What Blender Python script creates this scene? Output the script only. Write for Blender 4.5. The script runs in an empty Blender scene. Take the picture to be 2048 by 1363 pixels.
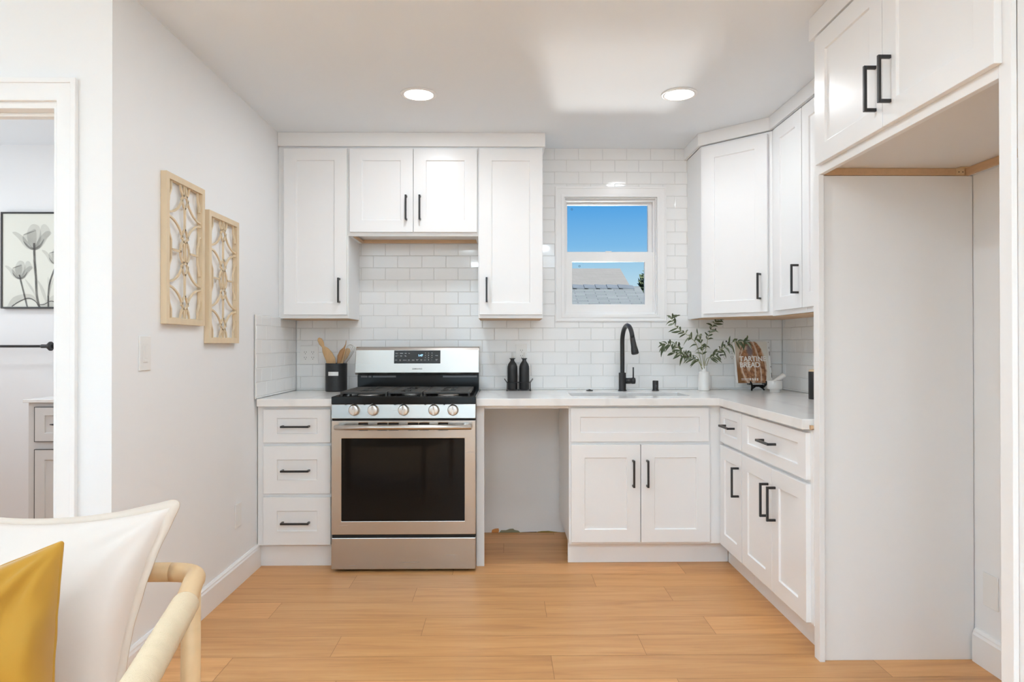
import bpy, bmesh, math, random
from mathutils import Vector, Matrix, Euler
random.seed(7)
S = bpy.context.scene
COL = S.collection
PI = math.pi
R = math.radians

# ------------------------------------------------------------------ camera
F = 1365.0
CAMP = Vector((0.0, 0.0, 1.2))
YAW = math.atan(16 / F); PITCH = math.atan(6.5 / F); ROLL = 0.001
cam_d = bpy.data.cameras.new('camera'); cam = bpy.data.objects.new('camera', cam_d); COL.objects.link(cam)
cam_d.sensor_width = 36.0; cam_d.sensor_fit = 'HORIZONTAL'; cam_d.lens = 36.0 * F / 2048.0
cam_d.clip_start = 0.05; cam_d.clip_end = 200
cam.location = CAMP; cam.rotation_euler = (PI / 2 + PITCH, ROLL, -YAW)
S.camera = cam
CR = Euler((PI / 2 + PITCH, ROLL, -YAW)).to_matrix()

# ------------------------------------------------------------------ exposure
S.view_settings.view_transform = 'Standard'
S.view_settings.look = 'None'
S.view_settings.gamma = 1.0
S.view_settings.use_curve_mapping = False
S.view_settings.exposure = 1.13
S.cycles.max_bounces = 10
S.cycles.diffuse_bounces = 7
S.cycles.glossy_bounces = 4
S.cycles.transparent_max_bounces = 12
S.cycles.caustics_reflective = False
S.cycles.caustics_refractive = False
S.cycles.use_denoising = True
S.cycles.sample_clamp_indirect = 6.0

# ------------------------------------------------------------------ world sky
W = bpy.data.worlds.new('sky'); S.world = W; W.use_nodes = True
wn = W.node_tree.nodes; wl = W.node_tree.links; wn.clear()
wo = wn.new('ShaderNodeOutputWorld'); wb = wn.new('ShaderNodeBackground')
wt = wn.new('ShaderNodeTexCoord'); ws = wn.new('ShaderNodeSeparateXYZ'); wr = wn.new('ShaderNodeValToRGB')
wl.new(wt.outputs['Generated'], ws.inputs[0]); wl.new(ws.outputs['Z'], wr.inputs[0])
wl.new(wr.outputs[0], wb.inputs[0]); wl.new(wb.outputs[0], wo.inputs[0])
cr = wr.color_ramp
cr.elements[0].position = 0.0; cr.elements[0].color = (.62, .74, .81, 1)
cr.elements[1].position = 1.0; cr.elements[1].color = (.02, .12, .50, 1)
for p, c in ((.075, (.50, .68, .79, 1)), (.115, (.34, .58, .78, 1)), (.14, (.21, .48, .78, 1)), (.20, (.085, .35, .74, 1)), (.35, (.06, .28, .74, 1))):
    e = cr.elements.new(p); e.color = c
wb.inputs[1].default_value = 0.49

# ------------------------------------------------------------------ lights (sun and daylight fill)
LIGHT_K = 1.0
def area(name, loc, rot, sx, sy, power, color=(1, 1, 1), shape='RECTANGLE', spread=180):
    d = bpy.data.lights.new(name, 'AREA'); d.shape = shape; d.size = sx
    if shape == 'RECTANGLE': d.size_y = sy
    d.energy = power * LIGHT_K; d.color = color; d.spread = R(spread)
    o = bpy.data.objects.new(name, d); o.location = loc; o.rotation_euler = rot; COL.objects.link(o); return o
sd = bpy.data.lights.new('sun', 'SUN'); sd.energy = 3.4; sd.angle = R(.6); sd.color = (1, .96, .9)
so = bpy.data.objects.new('sun', sd); so.rotation_euler = (R(38), R(18), R(0)); so.location = (0, 0, 12); COL.objects.link(so)
# lamps for unseen living room windows, all but the narrow one added as fill
DAY = (.60, .835, 1); XN_ = 1.205
area('unseen_rear_daylight', (-.60, -3.12, 1.25), (R(90), 0, 0), .66, 2.0, 5, DAY)
area('unseen_rear_daylight', (-2.7, -4.6, .10), (R(140), 0, 0), 2.4, 2.0, 40, DAY, spread=100)  # added fill lamp outside a second, unseen rear opening
# sun glinting up through the kitchen window off a bright surface in the yard
area('sun_reflected_from_yard', (1.10, 8.4, .35), Vector((-.43, -4.0, 1.60)).to_track_quat('-Z', 'Y').to_euler(), .36, .36, 5, (1, .98, .95), spread=50)
area('fill_light_left', (-5.3, -.9, .10), (R(155), 0, R(-90)), 3.4, 2.0, 215, DAY, spread=100)  # added fill lamp beyond an unseen left opening, aimed up at the ceiling
area('fill_light_right', (XN_ + 1.45, -1.4, .10), (R(155), 0, R(90)), 2.8, 2.0, 170, DAY, spread=100)  # added fill lamp beyond an unseen right opening, bounces off the ceiling
area('bath_fill_light', (-3.9, 3.4, 1.7), (R(90), 0, R(-90)), .8, .8, 5, (.9, .96, 1))  # added lamp at an unseen opening to brighten the bathroom

# ------------------------------------------------------------------ unproject pixels onto known planes
def ray(px, py):
    return CR @ Vector(((px - 1024) / F, -(py - 681.5) / F, -1))
def onY(px, py, Y):
    d = ray(px, py); t = (Y - CAMP.y) / d.y; p = CAMP + d * t; return p.x, p.z
def onX(px, py, X):
    d = ray(px, py); t = (X - CAMP.x) / d.x; p = CAMP + d * t; return p.y, p.z
def onZ(px, py, Z):
    d = ray(px, py); t = (Z - CAMP.z) / d.z; p = CAMP + d * t; return p.x, p.y
def XY(px, Y): return onY(px, 688, Y)[0]
def ZY(py, Y, px=1008): return onY(px, py, Y)[1]

# ------------------------------------------------------------------ materials
MATS = {}
def mat(name, col, rough=.5, metal=0, bump=0, bscale=60, var=0, vscale=4, spec=.5, stretch=(1, 1, 1), emit=None, es=0, coat=0, aniso=0, trans=0):
    if name in MATS: return MATS[name]
    m = bpy.data.materials.new(name); m.use_nodes = True; nt = m.node_tree; n = nt.nodes; l = nt.links
    b = n['Principled BSDF']
    b.inputs['Roughness'].default_value = rough; b.inputs['Metallic'].default_value = metal
    b.inputs['Specular IOR Level'].default_value = spec
    b.inputs['Coat Weight'].default_value = coat
    b.inputs['Anisotropic'].default_value = aniso
    tc = n.new('ShaderNodeTexCoord'); mp = n.new('ShaderNodeMapping'); mp.inputs['Scale'].default_value = stretch
    l.new(tc.outputs['Object'], mp.inputs[0])
    nz = n.new('ShaderNodeTexNoise'); nz.inputs['Scale'].default_value = vscale; nz.inputs['Detail'].default_value = 4
    l.new(mp.outputs[0], nz.inputs['Vector'])
    mx = n.new('ShaderNodeMix'); mx.data_type = 'RGBA'
    v = var
    mx.inputs[6].default_value = (col[0] * (1 - v), col[1] * (1 - v), col[2] * (1 - v), 1)
    mx.inputs[7].default_value = (min(1, col[0] * (1 + v)), min(1, col[1] * (1 + v)), min(1, col[2] * (1 + v)), 1)
    l.new(nz.outputs['Fac'], mx.inputs[0]); l.new(mx.outputs[2], b.inputs['Base Color'])
    if bump:
        nb = n.new('ShaderNodeTexNoise'); nb.inputs['Scale'].default_value = bscale; nb.inputs['Detail'].default_value = 3
        l.new(mp.outputs[0], nb.inputs['Vector'])
        bp = n.new('ShaderNodeBump'); bp.inputs['Strength'].default_value = bump; bp.inputs['Distance'].default_value = .002
        l.new(nb.outputs['Fac'], bp.inputs['Height']); l.new(bp.outputs[0], b.inputs['Normal'])
    if emit:
        b.inputs['Emission Color'].default_value = (*emit, 1); b.inputs['Emission Strength'].default_value = es
    MATS[name] = m; return m

WALLC = (.845, .85, .855)
M_wall = mat('wall_paint', WALLC, .6, bump=.06, bscale=90, var=.006)
M_ceil = mat('ceiling_paint', (.82, .86, .90), .75, bump=.05, bscale=80, var=.005)
M_trim = mat('trim_paint', (.86, .855, .85), .3, var=.004)
M_cab = mat('cabinet_paint', (.855, .86, .865), .3, var=.005)
M_cabin = mat('cabinet_melamine', (.74, .72, .70), .4, var=.01)
M_raw = mat('raw_plywood', (.60, .40, .24), .6, var=.12, vscale=14, stretch=(1, 6, 6))
M_black = mat('matte_black_metal', (.018, .018, .019), .42, var=.1, spec=.5)
M_blackm = mat('black_handle_metal', (.022, .021, .022), .38, var=.1)
M_grout = mat('tile_grout', (.66, .655, .64), .8, bump=.2, bscale=300, var=.04)
M_tile = mat('glazed_tile', (.85, .85, .845), .055, var=.012, vscale=9)
M_glass_black = mat('black_oven_glass', (.006, .006, .006), .05, var=.1, spec=.2)
M_enamel = mat('black_enamel', (.010, .010, .010), .14, var=.1, spec=.22)
M_iron = mat('cast_iron', (.045, .043, .04), .5, bump=.25, bscale=400, var=.2)
M_alu = mat('burner_aluminium', (.62, .61, .59), .4, metal=1, var=.05)
M_ceramic = mat('white_ceramic', (.82, .81, .79), .35, var=.01)
M_plastic = mat('white_plastic', (.82, .81, .79), .35, var=.005)
M_slot = mat('dark_slot', (.06, .055, .05), .6, var=.1)
M_wood = mat('utensil_wood', (.66, .42, .21), .5, var=.18, vscale=10, stretch=(8, 8, 1.5))
M_woodd = mat('dark_utensil_wood', (.42, .22, .09), .5, var=.25, vscale=10, stretch=(8, 8, 1.5))
M_lattice = mat('pale_lattice_wood', (.72, .58, .40), .6, var=.08, vscale=8, stretch=(4, 4, 1))
M_chair = mat('chair_wood', (.68, .465, .255), .45, var=.10, vscale=6, stretch=(5, 1, 5))
M_steelw = mat('whisk_wire', (.45, .43, .40), .25, metal=1, var=.05)
M_sinkm = mat('sink_basin_steel', (.62, .61, .60), .3, metal=1, var=.05)
M_wax = mat('pale_wood_lid', (.70, .55, .36), .5, var=.1)
M_label = mat('paper_label', (.80, .79, .77), .5, var=.02)
M_print = mat('panel_print', (.62, .63, .64), .5, var=.02)
M_bed = mat('dark_bed', (.02, .018, .016), .8, var=.1)
M_ext = mat('stucco_outside', (.62, .58, .52), .8, var=.05)
M_grass = mat('ground_outside', (.35, .34, .28), .9, var=.15)

def steel(name, col, rough, stretch, var):
    m = mat(name, col, rough, metal=1, var=var, vscale=30, stretch=stretch)
    nt = m.node_tree; n = nt.nodes; l = nt.links; b = n['Principled BSDF']
    nz = n.new('ShaderNodeTexNoise'); nz.inputs['Scale'].default_value = 120
    mp = n.new('ShaderNodeMapping'); mp.inputs['Scale'].default_value = stretch
    tc = n.new('ShaderNodeTexCoord'); l.new(tc.outputs['Object'], mp.inputs[0]); l.new(mp.outputs[0], nz.inputs['Vector'])
    mr = n.new('ShaderNodeMapRange'); mr.inputs['To Min'].default_value = rough * .92; mr.inputs['To Max'].default_value = rough * 1.1
    l.new(nz.outputs['Fac'], mr.inputs['Value']); l.new(mr.outputs[0], b.inputs['Roughness'])
    n2 = n.new('ShaderNodeTexNoise'); n2.inputs['Scale'].default_value = 3.0; n2.inputs['Detail'].default_value = 1
    l.new(tc.outputs['Object'], n2.inputs['Vector'])
    bp = n.new('ShaderNodeBump'); bp.inputs['Strength'].default_value = .35; bp.inputs['Distance'].default_value = .01
    l.new(n2.outputs['Fac'], bp.inputs['Height']); l.new(bp.outputs[0], b.inputs['Normal'])
    return m
M_steel = steel('brushed_steel', (.52, .49, .455), .26, (.03, 2, 2), .012)
M_knob = mat('knob_steel', (.72, .70, .67), .28, metal=1, var=.02)

def m_quartz():
    m = mat('white_quartz', (.84, .83, .815), .16)
    n = m.node_tree.nodes; l = m.node_tree.links; b = n['Principled BSDF']
    tc = n.new('ShaderNodeTexCoord')
    w = n.new('ShaderNodeTexWave'); w.inputs['Scale'].default_value = 1.1; w.inputs['Distortion'].default_value = 9; w.inputs['Detail'].default_value = 4
    w.inputs['Detail Scale'].default_value = 1.6
    l.new(tc.outputs['Object'], w.inputs['Vector'])
    r = n.new('ShaderNodeValToRGB'); r.color_ramp.elements[0].position = .0; r.color_ramp.elements[0].color = (.79, .78, .765, 1)
    r.color_ramp.elements[1].position = .16; r.color_ramp.elements[1].color = (.84, .83, .815, 1)
    l.new(w.outputs['Fac'], r.inputs[0]); l.new(r.outputs[0], b.inputs['Base Color']); return m
M_quartz = m_quartz()

def m_floor():
    m = bpy.data.materials.new('oak_plank'); m.use_nodes = True; n = m.node_tree.nodes; l = m.node_tree.links; b = n['Principled BSDF']
    at = n.new('ShaderNodeAttribute'); at.attribute_name = 'tone'
    uv = n.new('ShaderNodeTexCoord')
    cmb = n.new('ShaderNodeVectorMath'); cmb.operation = 'ADD'
    sc = n.new('ShaderNodeVectorMath'); sc.operation = 'SCALE'; sc.inputs['Scale'].default_value = 37.0
    l.new(at.outputs['Color'], sc.inputs[0]); l.new(uv.outputs['Object'], cmb.inputs[0]); l.new(sc.outputs[0], cmb.inputs[1])
    mp = n.new('ShaderNodeMapping'); mp.inputs['Scale'].default_value = (.9, 11, 1); l.new(cmb.outputs[0], mp.inputs[0])
    nz = n.new('ShaderNodeTexNoise'); nz.inputs['Scale'].default_value = 2.2; nz.inputs['Detail'].default_value = 7; nz.inputs['Roughness'].default_value = .6; nz.inputs['Distortion'].default_value = .7
    l.new(mp.outputs[0], nz.inputs['Vector'])
    r = n.new('ShaderNodeValToRGB'); e = r.color_ramp.elements
    e[0].position = .20; e[0].color = (.50, .226, .080, 1)
    e[1].position = .80; e[1].color = (.74, .402, .168, 1)
    x = e.new(.47); x.color = (.65, .322, .120, 1)
    l.new(nz.outputs['Fac'], r.inputs[0])
    # fine grain
    mp2 = n.new('ShaderNodeMapping'); mp2.inputs['Scale'].default_value = (4, 160, 1); l.new(cmb.outputs[0], mp2.inputs[0])
    n2 = n.new('ShaderNodeTexNoise'); n2.inputs['Scale'].default_value = 2.0; n2.inputs['Detail'].default_value = 3; l.new(mp2.outputs[0], n2.inputs['Vector'])
    hsv = n.new('ShaderNodeHueSaturation')
    mr = n.new('ShaderNodeMapRange'); mr.inputs['To Min'].default_value = .90; mr.inputs['To Max'].default_value = 1.07
    sep = n.new('ShaderNodeSeparateColor'); l.new(at.outputs['Color'], sep.inputs[0]); l.new(sep.outputs[0], mr.inputs['Value'])
    mr2 = n.new('ShaderNodeMapRange'); mr2.inputs['From Min'].default_value = .3; mr2.inputs['From Max'].default_value = .7; mr2.inputs['To Min'].default_value = .95; mr2.inputs['To Max'].default_value = 1.05
    l.new(n2.outputs['Fac'], mr2.inputs['Value'])
    mu = n.new('ShaderNodeMath'); mu.operation = 'MULTIPLY'; l.new(mr.outputs[0], mu.inputs[0]); l.new(mr2.outputs[0], mu.inputs[1])
    l.new(r.outputs[0], hsv.inputs['Color']); l.new(mu.outputs[0], hsv.inputs['Value'])
    l.new(hsv.outputs[0], b.inputs['Base Color'])
    b.inputs['Roughness'].default_value = .42
    bp = n.new('ShaderNodeBump'); bp.inputs['Strength'].default_value = .12; bp.inputs['Distance'].default_value = .001
    l.new(n2.outputs['Fac'], bp.inputs['Height']); l.new(bp.outputs[0], b.inputs['Normal'])
    MATS['oak_plank'] = m; return m
M_floor = m_floor()
M_seam = mat('plank_seam', (.34, .17, .07), .7, var=.1)

def m_glass():
    m = bpy.data.materials.new('clear_glass'); m.use_nodes = True; n = m.node_tree.nodes; l = m.node_tree.links; n.clear()
    o = n.new('ShaderNodeOutputMaterial'); t = n.new('ShaderNodeBsdfTransparent'); g = n.new('ShaderNodeBsdfGlossy'); g.inputs['Roughness'].default_value = .02
    fr = n.new('ShaderNodeFresnel'); fr.inputs['IOR'].default_value = 1.06
    nz = n.new('ShaderNodeTexNoise'); mxx = n.new('ShaderNodeMix'); mxx.data_type = 'RGBA'
    mxx.inputs[6].default_value = (.97, .985, .98, 1); mxx.inputs[7].default_value = (.98, .99, .985, 1); l.new(nz.outputs['Fac'], mxx.inputs[0]); l.new(mxx.outputs[2], t.inputs[0])
    mx = n.new('ShaderNodeMixShader'); l.new(fr.outputs[0], mx.inputs[0]); l.new(t.outputs[0], mx.inputs[1]); l.new(g.outputs[0], mx.inputs[2]); l.new(mx.outputs[0], o.inputs[0])
    return m
M_glass = m_glass()

def m_fabric(name, col, var, bump, scale=2600, sheen=0):
    m = mat(name, col, .85, bump=bump, bscale=scale, var=var, vscale=7)
    b = m.node_tree.nodes['Principled BSDF']; b.inputs['Sheen Weight'].default_value = sheen; b.inputs['Sheen Roughness'].default_value = .4
    return m
M_linen = m_fabric('white_linen', (.69, .60, .535), .02, .35)
M_hem = m_fabric('cream_linen_hem', (.64, .53, .44), .03, .35)
M_velvet = m_fabric('mustard_velvet', (.42, .205, .014), .22, .2, 2200, .5)
M_rope = m_fabric('woven_paper_cord', (.64, .50, .34), .15, .6, 260)

def m_shingle(name, c1, c2, cm, sc):
    m = bpy.data.materials.new(name); m.use_nodes = True; n = m.node_tree.nodes; l = m.node_tree.links; b = n['Principled BSDF']; b.inputs['Roughness'].default_value = .9
    tc = n.new('ShaderNodeTexCoord'); br = n.new('ShaderNodeTexBrick'); br.inputs['Scale'].default_value = sc
    br.inputs['Color1'].default_value = (*c1, 1); br.inputs['Color2'].default_value = (*c2, 1); br.inputs['Mortar'].default_value = (*cm, 1)
    br.inputs['Mortar Size'].default_value = .012; br.inputs['Brick Width'].default_value = .9; br.inputs['Row Height'].default_value = .22
    l.new(tc.outputs['UV'], br.inputs['Vector'])
    nz = n.new('ShaderNodeTexNoise'); nz.inputs['Scale'].default_value = 60; l.new(tc.outputs['UV'], nz.inputs['Vector'])
    mx = n.new('ShaderNodeMix'); mx.data_type = 'RGBA'; mx.blend_type = 'MULTIPLY'; mx.inputs[0].default_value = .35
    l.new(br.outputs['Color'], mx.inputs[6]); l.new(nz.outputs['Color'], mx.inputs[7]); l.new(mx.outputs[2], b.inputs['Base Color']); return m

# ------------------------------------------------------------------ mesh helpers
def box(bm, x0, x1, y0, y1, z0, z1, mi=0):
    if x0 > x1: x0, x1 = x1, x0
    if y0 > y1: y0, y1 = y1, y0
    if z0 > z1: z0, z1 = z1, z0
    v = [bm.verts.new(p) for p in ((x0, y0, z0), (x1, y0, z0), (x1, y1, z0), (x0, y1, z0), (x0, y0, z1), (x1, y0, z1), (x1, y1, z1), (x0, y1, z1))]
    for f in ((3, 2, 1, 0), (4, 5, 6, 7), (0, 1, 5, 4), (1, 2, 6, 5), (2, 3, 7, 6), (3, 0, 4, 7)):
        bm.faces.new([v[i] for i in f]).material_index = mi
    return v
def obox(bm, mtx, sx, sy, sz):
    r = bmesh.ops.create_cube(bm, size=1); bmesh.ops.transform(bm, matrix=mtx @ Matrix.Diagonal((sx, sy, sz, 1)), verts=r['verts'])
def bar(bm, a, b, w, t, up=(0, 0, 1)):
    a = Vector(a); b = Vector(b); d = (b - a); L = d.length; d.normalize(); u = Vector(up)
    s = d.cross(u)
    if s.length < 1e-4: s = d.cross(Vector((0, 1, 0)))
    s.normalize(); u = s.cross(d)
    m = Matrix((s, d, u)).transposed().to_4x4(); m.translation = (a + b) / 2
    obox(bm, m, w, L, t)
def tube(bm, pts, r, n=12, cap=True, mi=0):
    pts = [Vector(p) for p in pts]; rs = r if isinstance(r, (list, tuple)) else [r] * len(pts)
    rings = []; prev = None
    for i, p in enumerate(pts):
        if i == 0: t = pts[1] - p
        elif i == len(pts) - 1: t = p - pts[i - 1]
        else: t = (pts[i + 1] - p).normalized() + (p - pts[i - 1]).normalized()
        t.normalize()
        if prev is None:
            a = t.cross(Vector((0, 0, 1)))
            if a.length < 1e-3: a = t.cross(Vector((1, 0, 0)))
        else: a = prev - t * prev.dot(t)
        a.normalize(); prev = a; b = t.cross(a)
        rings.append([bm.verts.new(p + (a * math.cos(2 * PI * k / n) + b * math.sin(2 * PI * k / n)) * rs[i]) for k in range(n)])
    for i in range(len(rings) - 1):
        for k in range(n):
            f = bm.faces.new((rings[i][k], rings[i][(k + 1) % n], rings[i + 1][(k + 1) % n], rings[i + 1][k])); f.smooth = True; f.material_index = mi
    if cap:
        bm.faces.new(rings[0][::-1]).material_index = mi; bm.faces.new(rings[-1]).material_index = mi
def lathe(bm, prof, c=(0, 0, 0), n=32, mtx=None, mi=0, cap=True):
    """prof: list of (r, z); closed at the ends when r>0"""
    rings = []; vs = []
    for r, z in prof:
        ring = [bm.verts.new((c[0] + r * math.cos(2 * PI * k / n), c[1] + r * math.sin(2 * PI * k / n), c[2] + z)) for k in range(n)]
        rings.append(ring); vs += ring
    for i in range(len(rings) - 1):
        for k in range(n):
            f = bm.faces.new((rings[i][k], rings[i][(k + 1) % n], rings[i + 1][(k + 1) % n], rings[i + 1][k])); f.smooth = True; f.material_index = mi
    if cap: bm.faces.new(rings[0][::-1]).material_index = mi; bm.faces.new(rings[-1]).material_index = mi
    if mtx is not None: bmesh.ops.transform(bm, matrix=mtx, verts=vs)
    return vs
def cells(bm, us, vs, inside, w0, w1, mp, mi=0):
    nu, nv = len(us) - 1, len(vs) - 1; cache = {}
    def V(i, j, w):
        k = (i, j, w)
        if k not in cache: cache[k] = bm.verts.new(mp(us[i], vs[j], w))
        return cache[k]
    ins = [[inside((us[i] + us[i + 1]) / 2, (vs[j] + vs[j + 1]) / 2) for j in range(nv)] for i in range(nu)]
    I = lambda i, j: 0 <= i < nu and 0 <= j < nv and ins[i][j]
    for i in range(nu):
        for j in range(nv):
            if not I(i, j): continue
            for w in (w0, w1): bm.faces.new((V(i, j, w), V(i + 1, j, w), V(i + 1, j + 1, w), V(i, j + 1, w)))
            for (di, dj, a, b) in ((-1, 0, (i, j), (i, j + 1)), (1, 0, (i + 1, j), (i + 1, j + 1)), (0, -1, (i, j), (i + 1, j)), (0, 1, (i, j + 1), (i + 1, j + 1))):
                if not I(i + di, j + dj): bm.faces.new((V(*a, w0), V(*b, w0), V(*b, w1), V(*a, w1)))
    bmesh.ops.recalc_face_normals(bm, faces=bm.faces)
def rframe(bm, u0, u1, v0, v1, t, w0, w1, mp):
    tl, tr, tb, tt = t if isinstance(t, (list, tuple)) else (t,) * 4
    iu0, iu1, iv0, iv1 = u0 + tl, u1 - tr, v0 + tb, v1 - tt
    cells(bm, [u0, iu0, iu1, u1], [v0, iv0, iv1, v1], lambda u, v: not (iu0 < u < iu1 and iv0 < v < iv1), w0, w1, mp)
mXZ = lambda u, v, w: (u, w, v)      # wall in XZ, thickness along Y
mYZ = lambda u, v, w: (w, u, v)
mXY = lambda u, v, w: (u, v, w)
def obj(name, bm, m, parent=None, bevel=0, seg=2, smooth=False, loc=None, rot=None):
    me = bpy.data.meshes.new(name); bm.normal_update(); bm.to_mesh(me); bm.free()
    o = bpy.data.objects.new(name, me); COL.objects.link(o)
    for x in (m if isinstance(m, (list, tuple)) else [m]): me.materials.append(x)
    if parent: o.parent = parent
    if loc is not None: o.location = loc
    if rot is not None: o.rotation_euler = rot
    if smooth:
        for p in me.polygons: p.use_smooth = True
    if bevel:
        b = o.modifiers.new('bevel', 'BEVEL'); b.width = bevel; b.segments = seg; b.limit_method = 'ANGLE'; b.angle_limit = R(40); b.harden_normals = False
    return o
def thing(name, label, cat, loc=(0, 0, 0), rz=0, group=None):
    o = bpy.data.objects.new(name, None); o.empty_display_size = .05; COL.objects.link(o); o.location = loc; o.rotation_euler = (0, 0, rz)
    o['label'] = label; o['category'] = cat
    if group: o['group'] = group
    return o
def tag(o, label, cat, group=None):
    o['label'] = label; o['category'] = cat
    if group: o['group'] = group
    return o
def struct(o): o['kind'] = 'structure'; return o
def nb(): return bmesh.new()
def text_mesh(name, s, size, m, parent, mtx, extrude=.0004, bold=0, align='CENTER', sx=1):
    c = bpy.data.curves.new(name, 'FONT'); c.body = s; c.size = size; c.extrude = extrude; c.offset = bold; c.align_x = align; c.align_y = 'CENTER'
    t = bpy.data.objects.new(name, c); COL.objects.link(t)
    dg = bpy.context.evaluated_depsgraph_get(); me = bpy.data.meshes.new_from_object(t.evaluated_get(dg))
    bpy.data.objects.remove(t); me.name = name
    o = bpy.data.objects.new(name, me); COL.objects.link(o); me.materials.clear(); me.materials.append(m)
    if parent: o.parent = parent
    o.matrix_local = mtx @ Matrix.Diagonal((sx, 1, 1, 1))
    return o
FACE = Matrix.Rotation(PI / 2, 4, 'X')       # text readable when seen from -Y

# ------------------------------------------------------------------ key dimensions
YW = 4.353     # tiled surface of the back wall
XL = -1.332    # left wall
XR = 1.785     # right wall (tile surface)
CEIL = 2.45
YD = 2.334     # wall with the bathroom doorway
XN = 1.205     # near right wall beside the fridge recess
WOX0, WOX1, WOZ0, WOZ1 = .385, .979, 1.388, 2.139   # window opening

# ------------------------------------------------------------------ shell
def floor():
    bm = nb(); lay = bm.loops.layers.color.new('tone')
    pw = .1855; L = 1.22; y0 = 2.635 - 33 * pw
    known = {0: .55, 1: .877, 2: .187, 3: .79, 4: .455, -1: .18, -2: .62, 5: .95}
    X0, X1, Y1 = -4.0, 1.86, 4.40
    k = -33
    while True:
        ya = 2.635 + k * pw; yb = ya + pw
        if ya > Y1: break
        yb2 = min(yb, Y1)
        off = known.get(k, random.random() * L)
        x = off - math.ceil((off - X0) / L) * L
        while x < X1:
            xa, xb = max(x, X0), min(x + L, X1)
            if xb - xa > .001:
                r = random.random()
                g = .0009
                vs = [bm.verts.new(p) for p in ((xa + g, ya + g, 0), (xb - g, ya + g, 0), (xb - g, yb2 - g, 0), (xa + g, yb2 - g, 0))]
                f = bm.faces.new(vs); c = (r, random.random(), random.random(), 1)
                for lp in f.loops: lp[lay] = c
            x += L
        k += 1
    v = [bm.verts.new(p) for p in ((X0, -3.5, -.0012), (X1, -3.5, -.0012), (X1, Y1, -.0012), (X0, Y1, -.0012))]
    bm.faces.new(v).material_index = 1
    box(bm, X0, X1, -3.5, Y1, -.12, -.0015, 1)
    struct(obj('floor', bm, [M_floor, M_seam]))
floor()
bm = nb(); box(bm, -4.1, 1.95, -3.3, 4.55, CEIL, CEIL + .1); struct(obj('ceiling', bm, M_ceil))
# back wall with window opening
bm = nb()
cells(bm, [XL - .1, WOX0, WOX1, XR + .1], [-.05, WOZ0, WOZ1, CEIL + .02], lambda u, v: not (WOX0 < u < WOX1 and WOZ0 < v < WOZ1), YW + .008, YW + .14, mXZ)
struct(obj('wall_back', bm, M_wall))
bm = nb(); box(bm, XL - .1, XL, YD, YW + .01, -.05, CEIL + .02); struct(obj('wall_left', bm, M_wall))
bm = nb(); box(bm, XR + .006, XR + .1, 1.60, YW + .01, -.05, CEIL + .02); struct(obj('wall_right', bm, M_wall))
bm = nb(); cells(bm, [-3.2, -2.42, -.38, 1.592], [-.05, .28, 2.22, CEIL + .02], lambda u, v: not (-2.42 < u < -.38 and .28 < v < 2.22), XN + .006, XN + .13, mYZ); box(bm, XN + .13, XR + .1, 1.50, 1.60, -.05, CEIL + .02); struct(obj('wall_right_near', bm, M_wall))
DX0, DX1, DZ1 = -2.30, XY(118, YD), 2.02
bm = nb()
cells(bm, [-4.0, DX0, DX1, XL - .1, XL], [-.05, DZ1, CEIL + .02], lambda u, v: not (DX0 < u < DX1 and v < DZ1) and u < XL - .1, YD, YD + .11, mXZ)
struct(obj('wall_doorway', bm, M_wall))
RX0, RX1 = -.98, -.22
bm = nb(); cells(bm, [-4.0, -3.66, -1.74, RX0, RX1, 1.4], [-.05, .2, 2.3, CEIL + .02], lambda u, v: not (any(a < u < b for a, b in ((RX0, RX1), (-3.66, -1.74))) and .2 < v < 2.3), -3.3, -3.2, mXZ); struct(obj('wall_rear', bm, M_wall))
bm = nb(); cells(bm, [-3.3, -2.25, .45, 3.0, 3.8, 4.5], [-.05, .15, 1.3, 2.1, 2.25, CEIL + .02],
    lambda u, v: not ((-2.25 < u < .45 and .15 < v < 2.25) or (3.0 < u < 3.8 and 1.3 < v < 2.1)), -4.1, -4.0, mYZ); struct(obj('wall_far_left', bm, M_wall))
bm = nb(); box(bm, -4.05, XL - .1, 4.30, 4.40, -.05, CEIL + .02); struct(obj('wall_bathroom', bm, M_wall))
# baseboards
def baseboard(name, a, b, n, h=.105, t=.015):
    """a,b floor points on the wall; n inward normal"""
    a = Vector((*a, 0)); b = Vector((*b, 0)); n = Vector((*n, 0)); prof = [(0, 0), (t, 0), (t, h - .022), (t * .75, h - .014), (t * .75, h - .008), (t * .35, h), (0, h)]
    bm = nb(); A = [bm.verts.new(a + n * d + Vector((0, 0, z))) for d, z in prof]; B = [bm.verts.new(b + n * d + Vector((0, 0, z))) for d, z in prof]
    m = len(prof)
    for i in range(m): bm.faces.new((A[i], A[(i + 1) % m], B[(i + 1) % m], B[i]))
    bm.faces.new(A); bm.faces.new(B[::-1]); bmesh.ops.recalc_face_normals(bm, faces=bm.faces)
    return struct(obj(name, bm, M_trim))
baseboard('baseboard_left', (XL, YD), (XL, 3.715), (1, 0), .125)
baseboard('baseboard_right', (XR + .006, 1.602), (XR + .006, 2.572), (-1, 0), .125, .018)
baseboard('baseboard_doorway', (-1.458, YD), (XL, YD), (0, -1), .125)
baseboard('baseboard_bathroom', (-4.0, 4.30), (-2.72, 4.30), (0, -1), .105)
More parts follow.
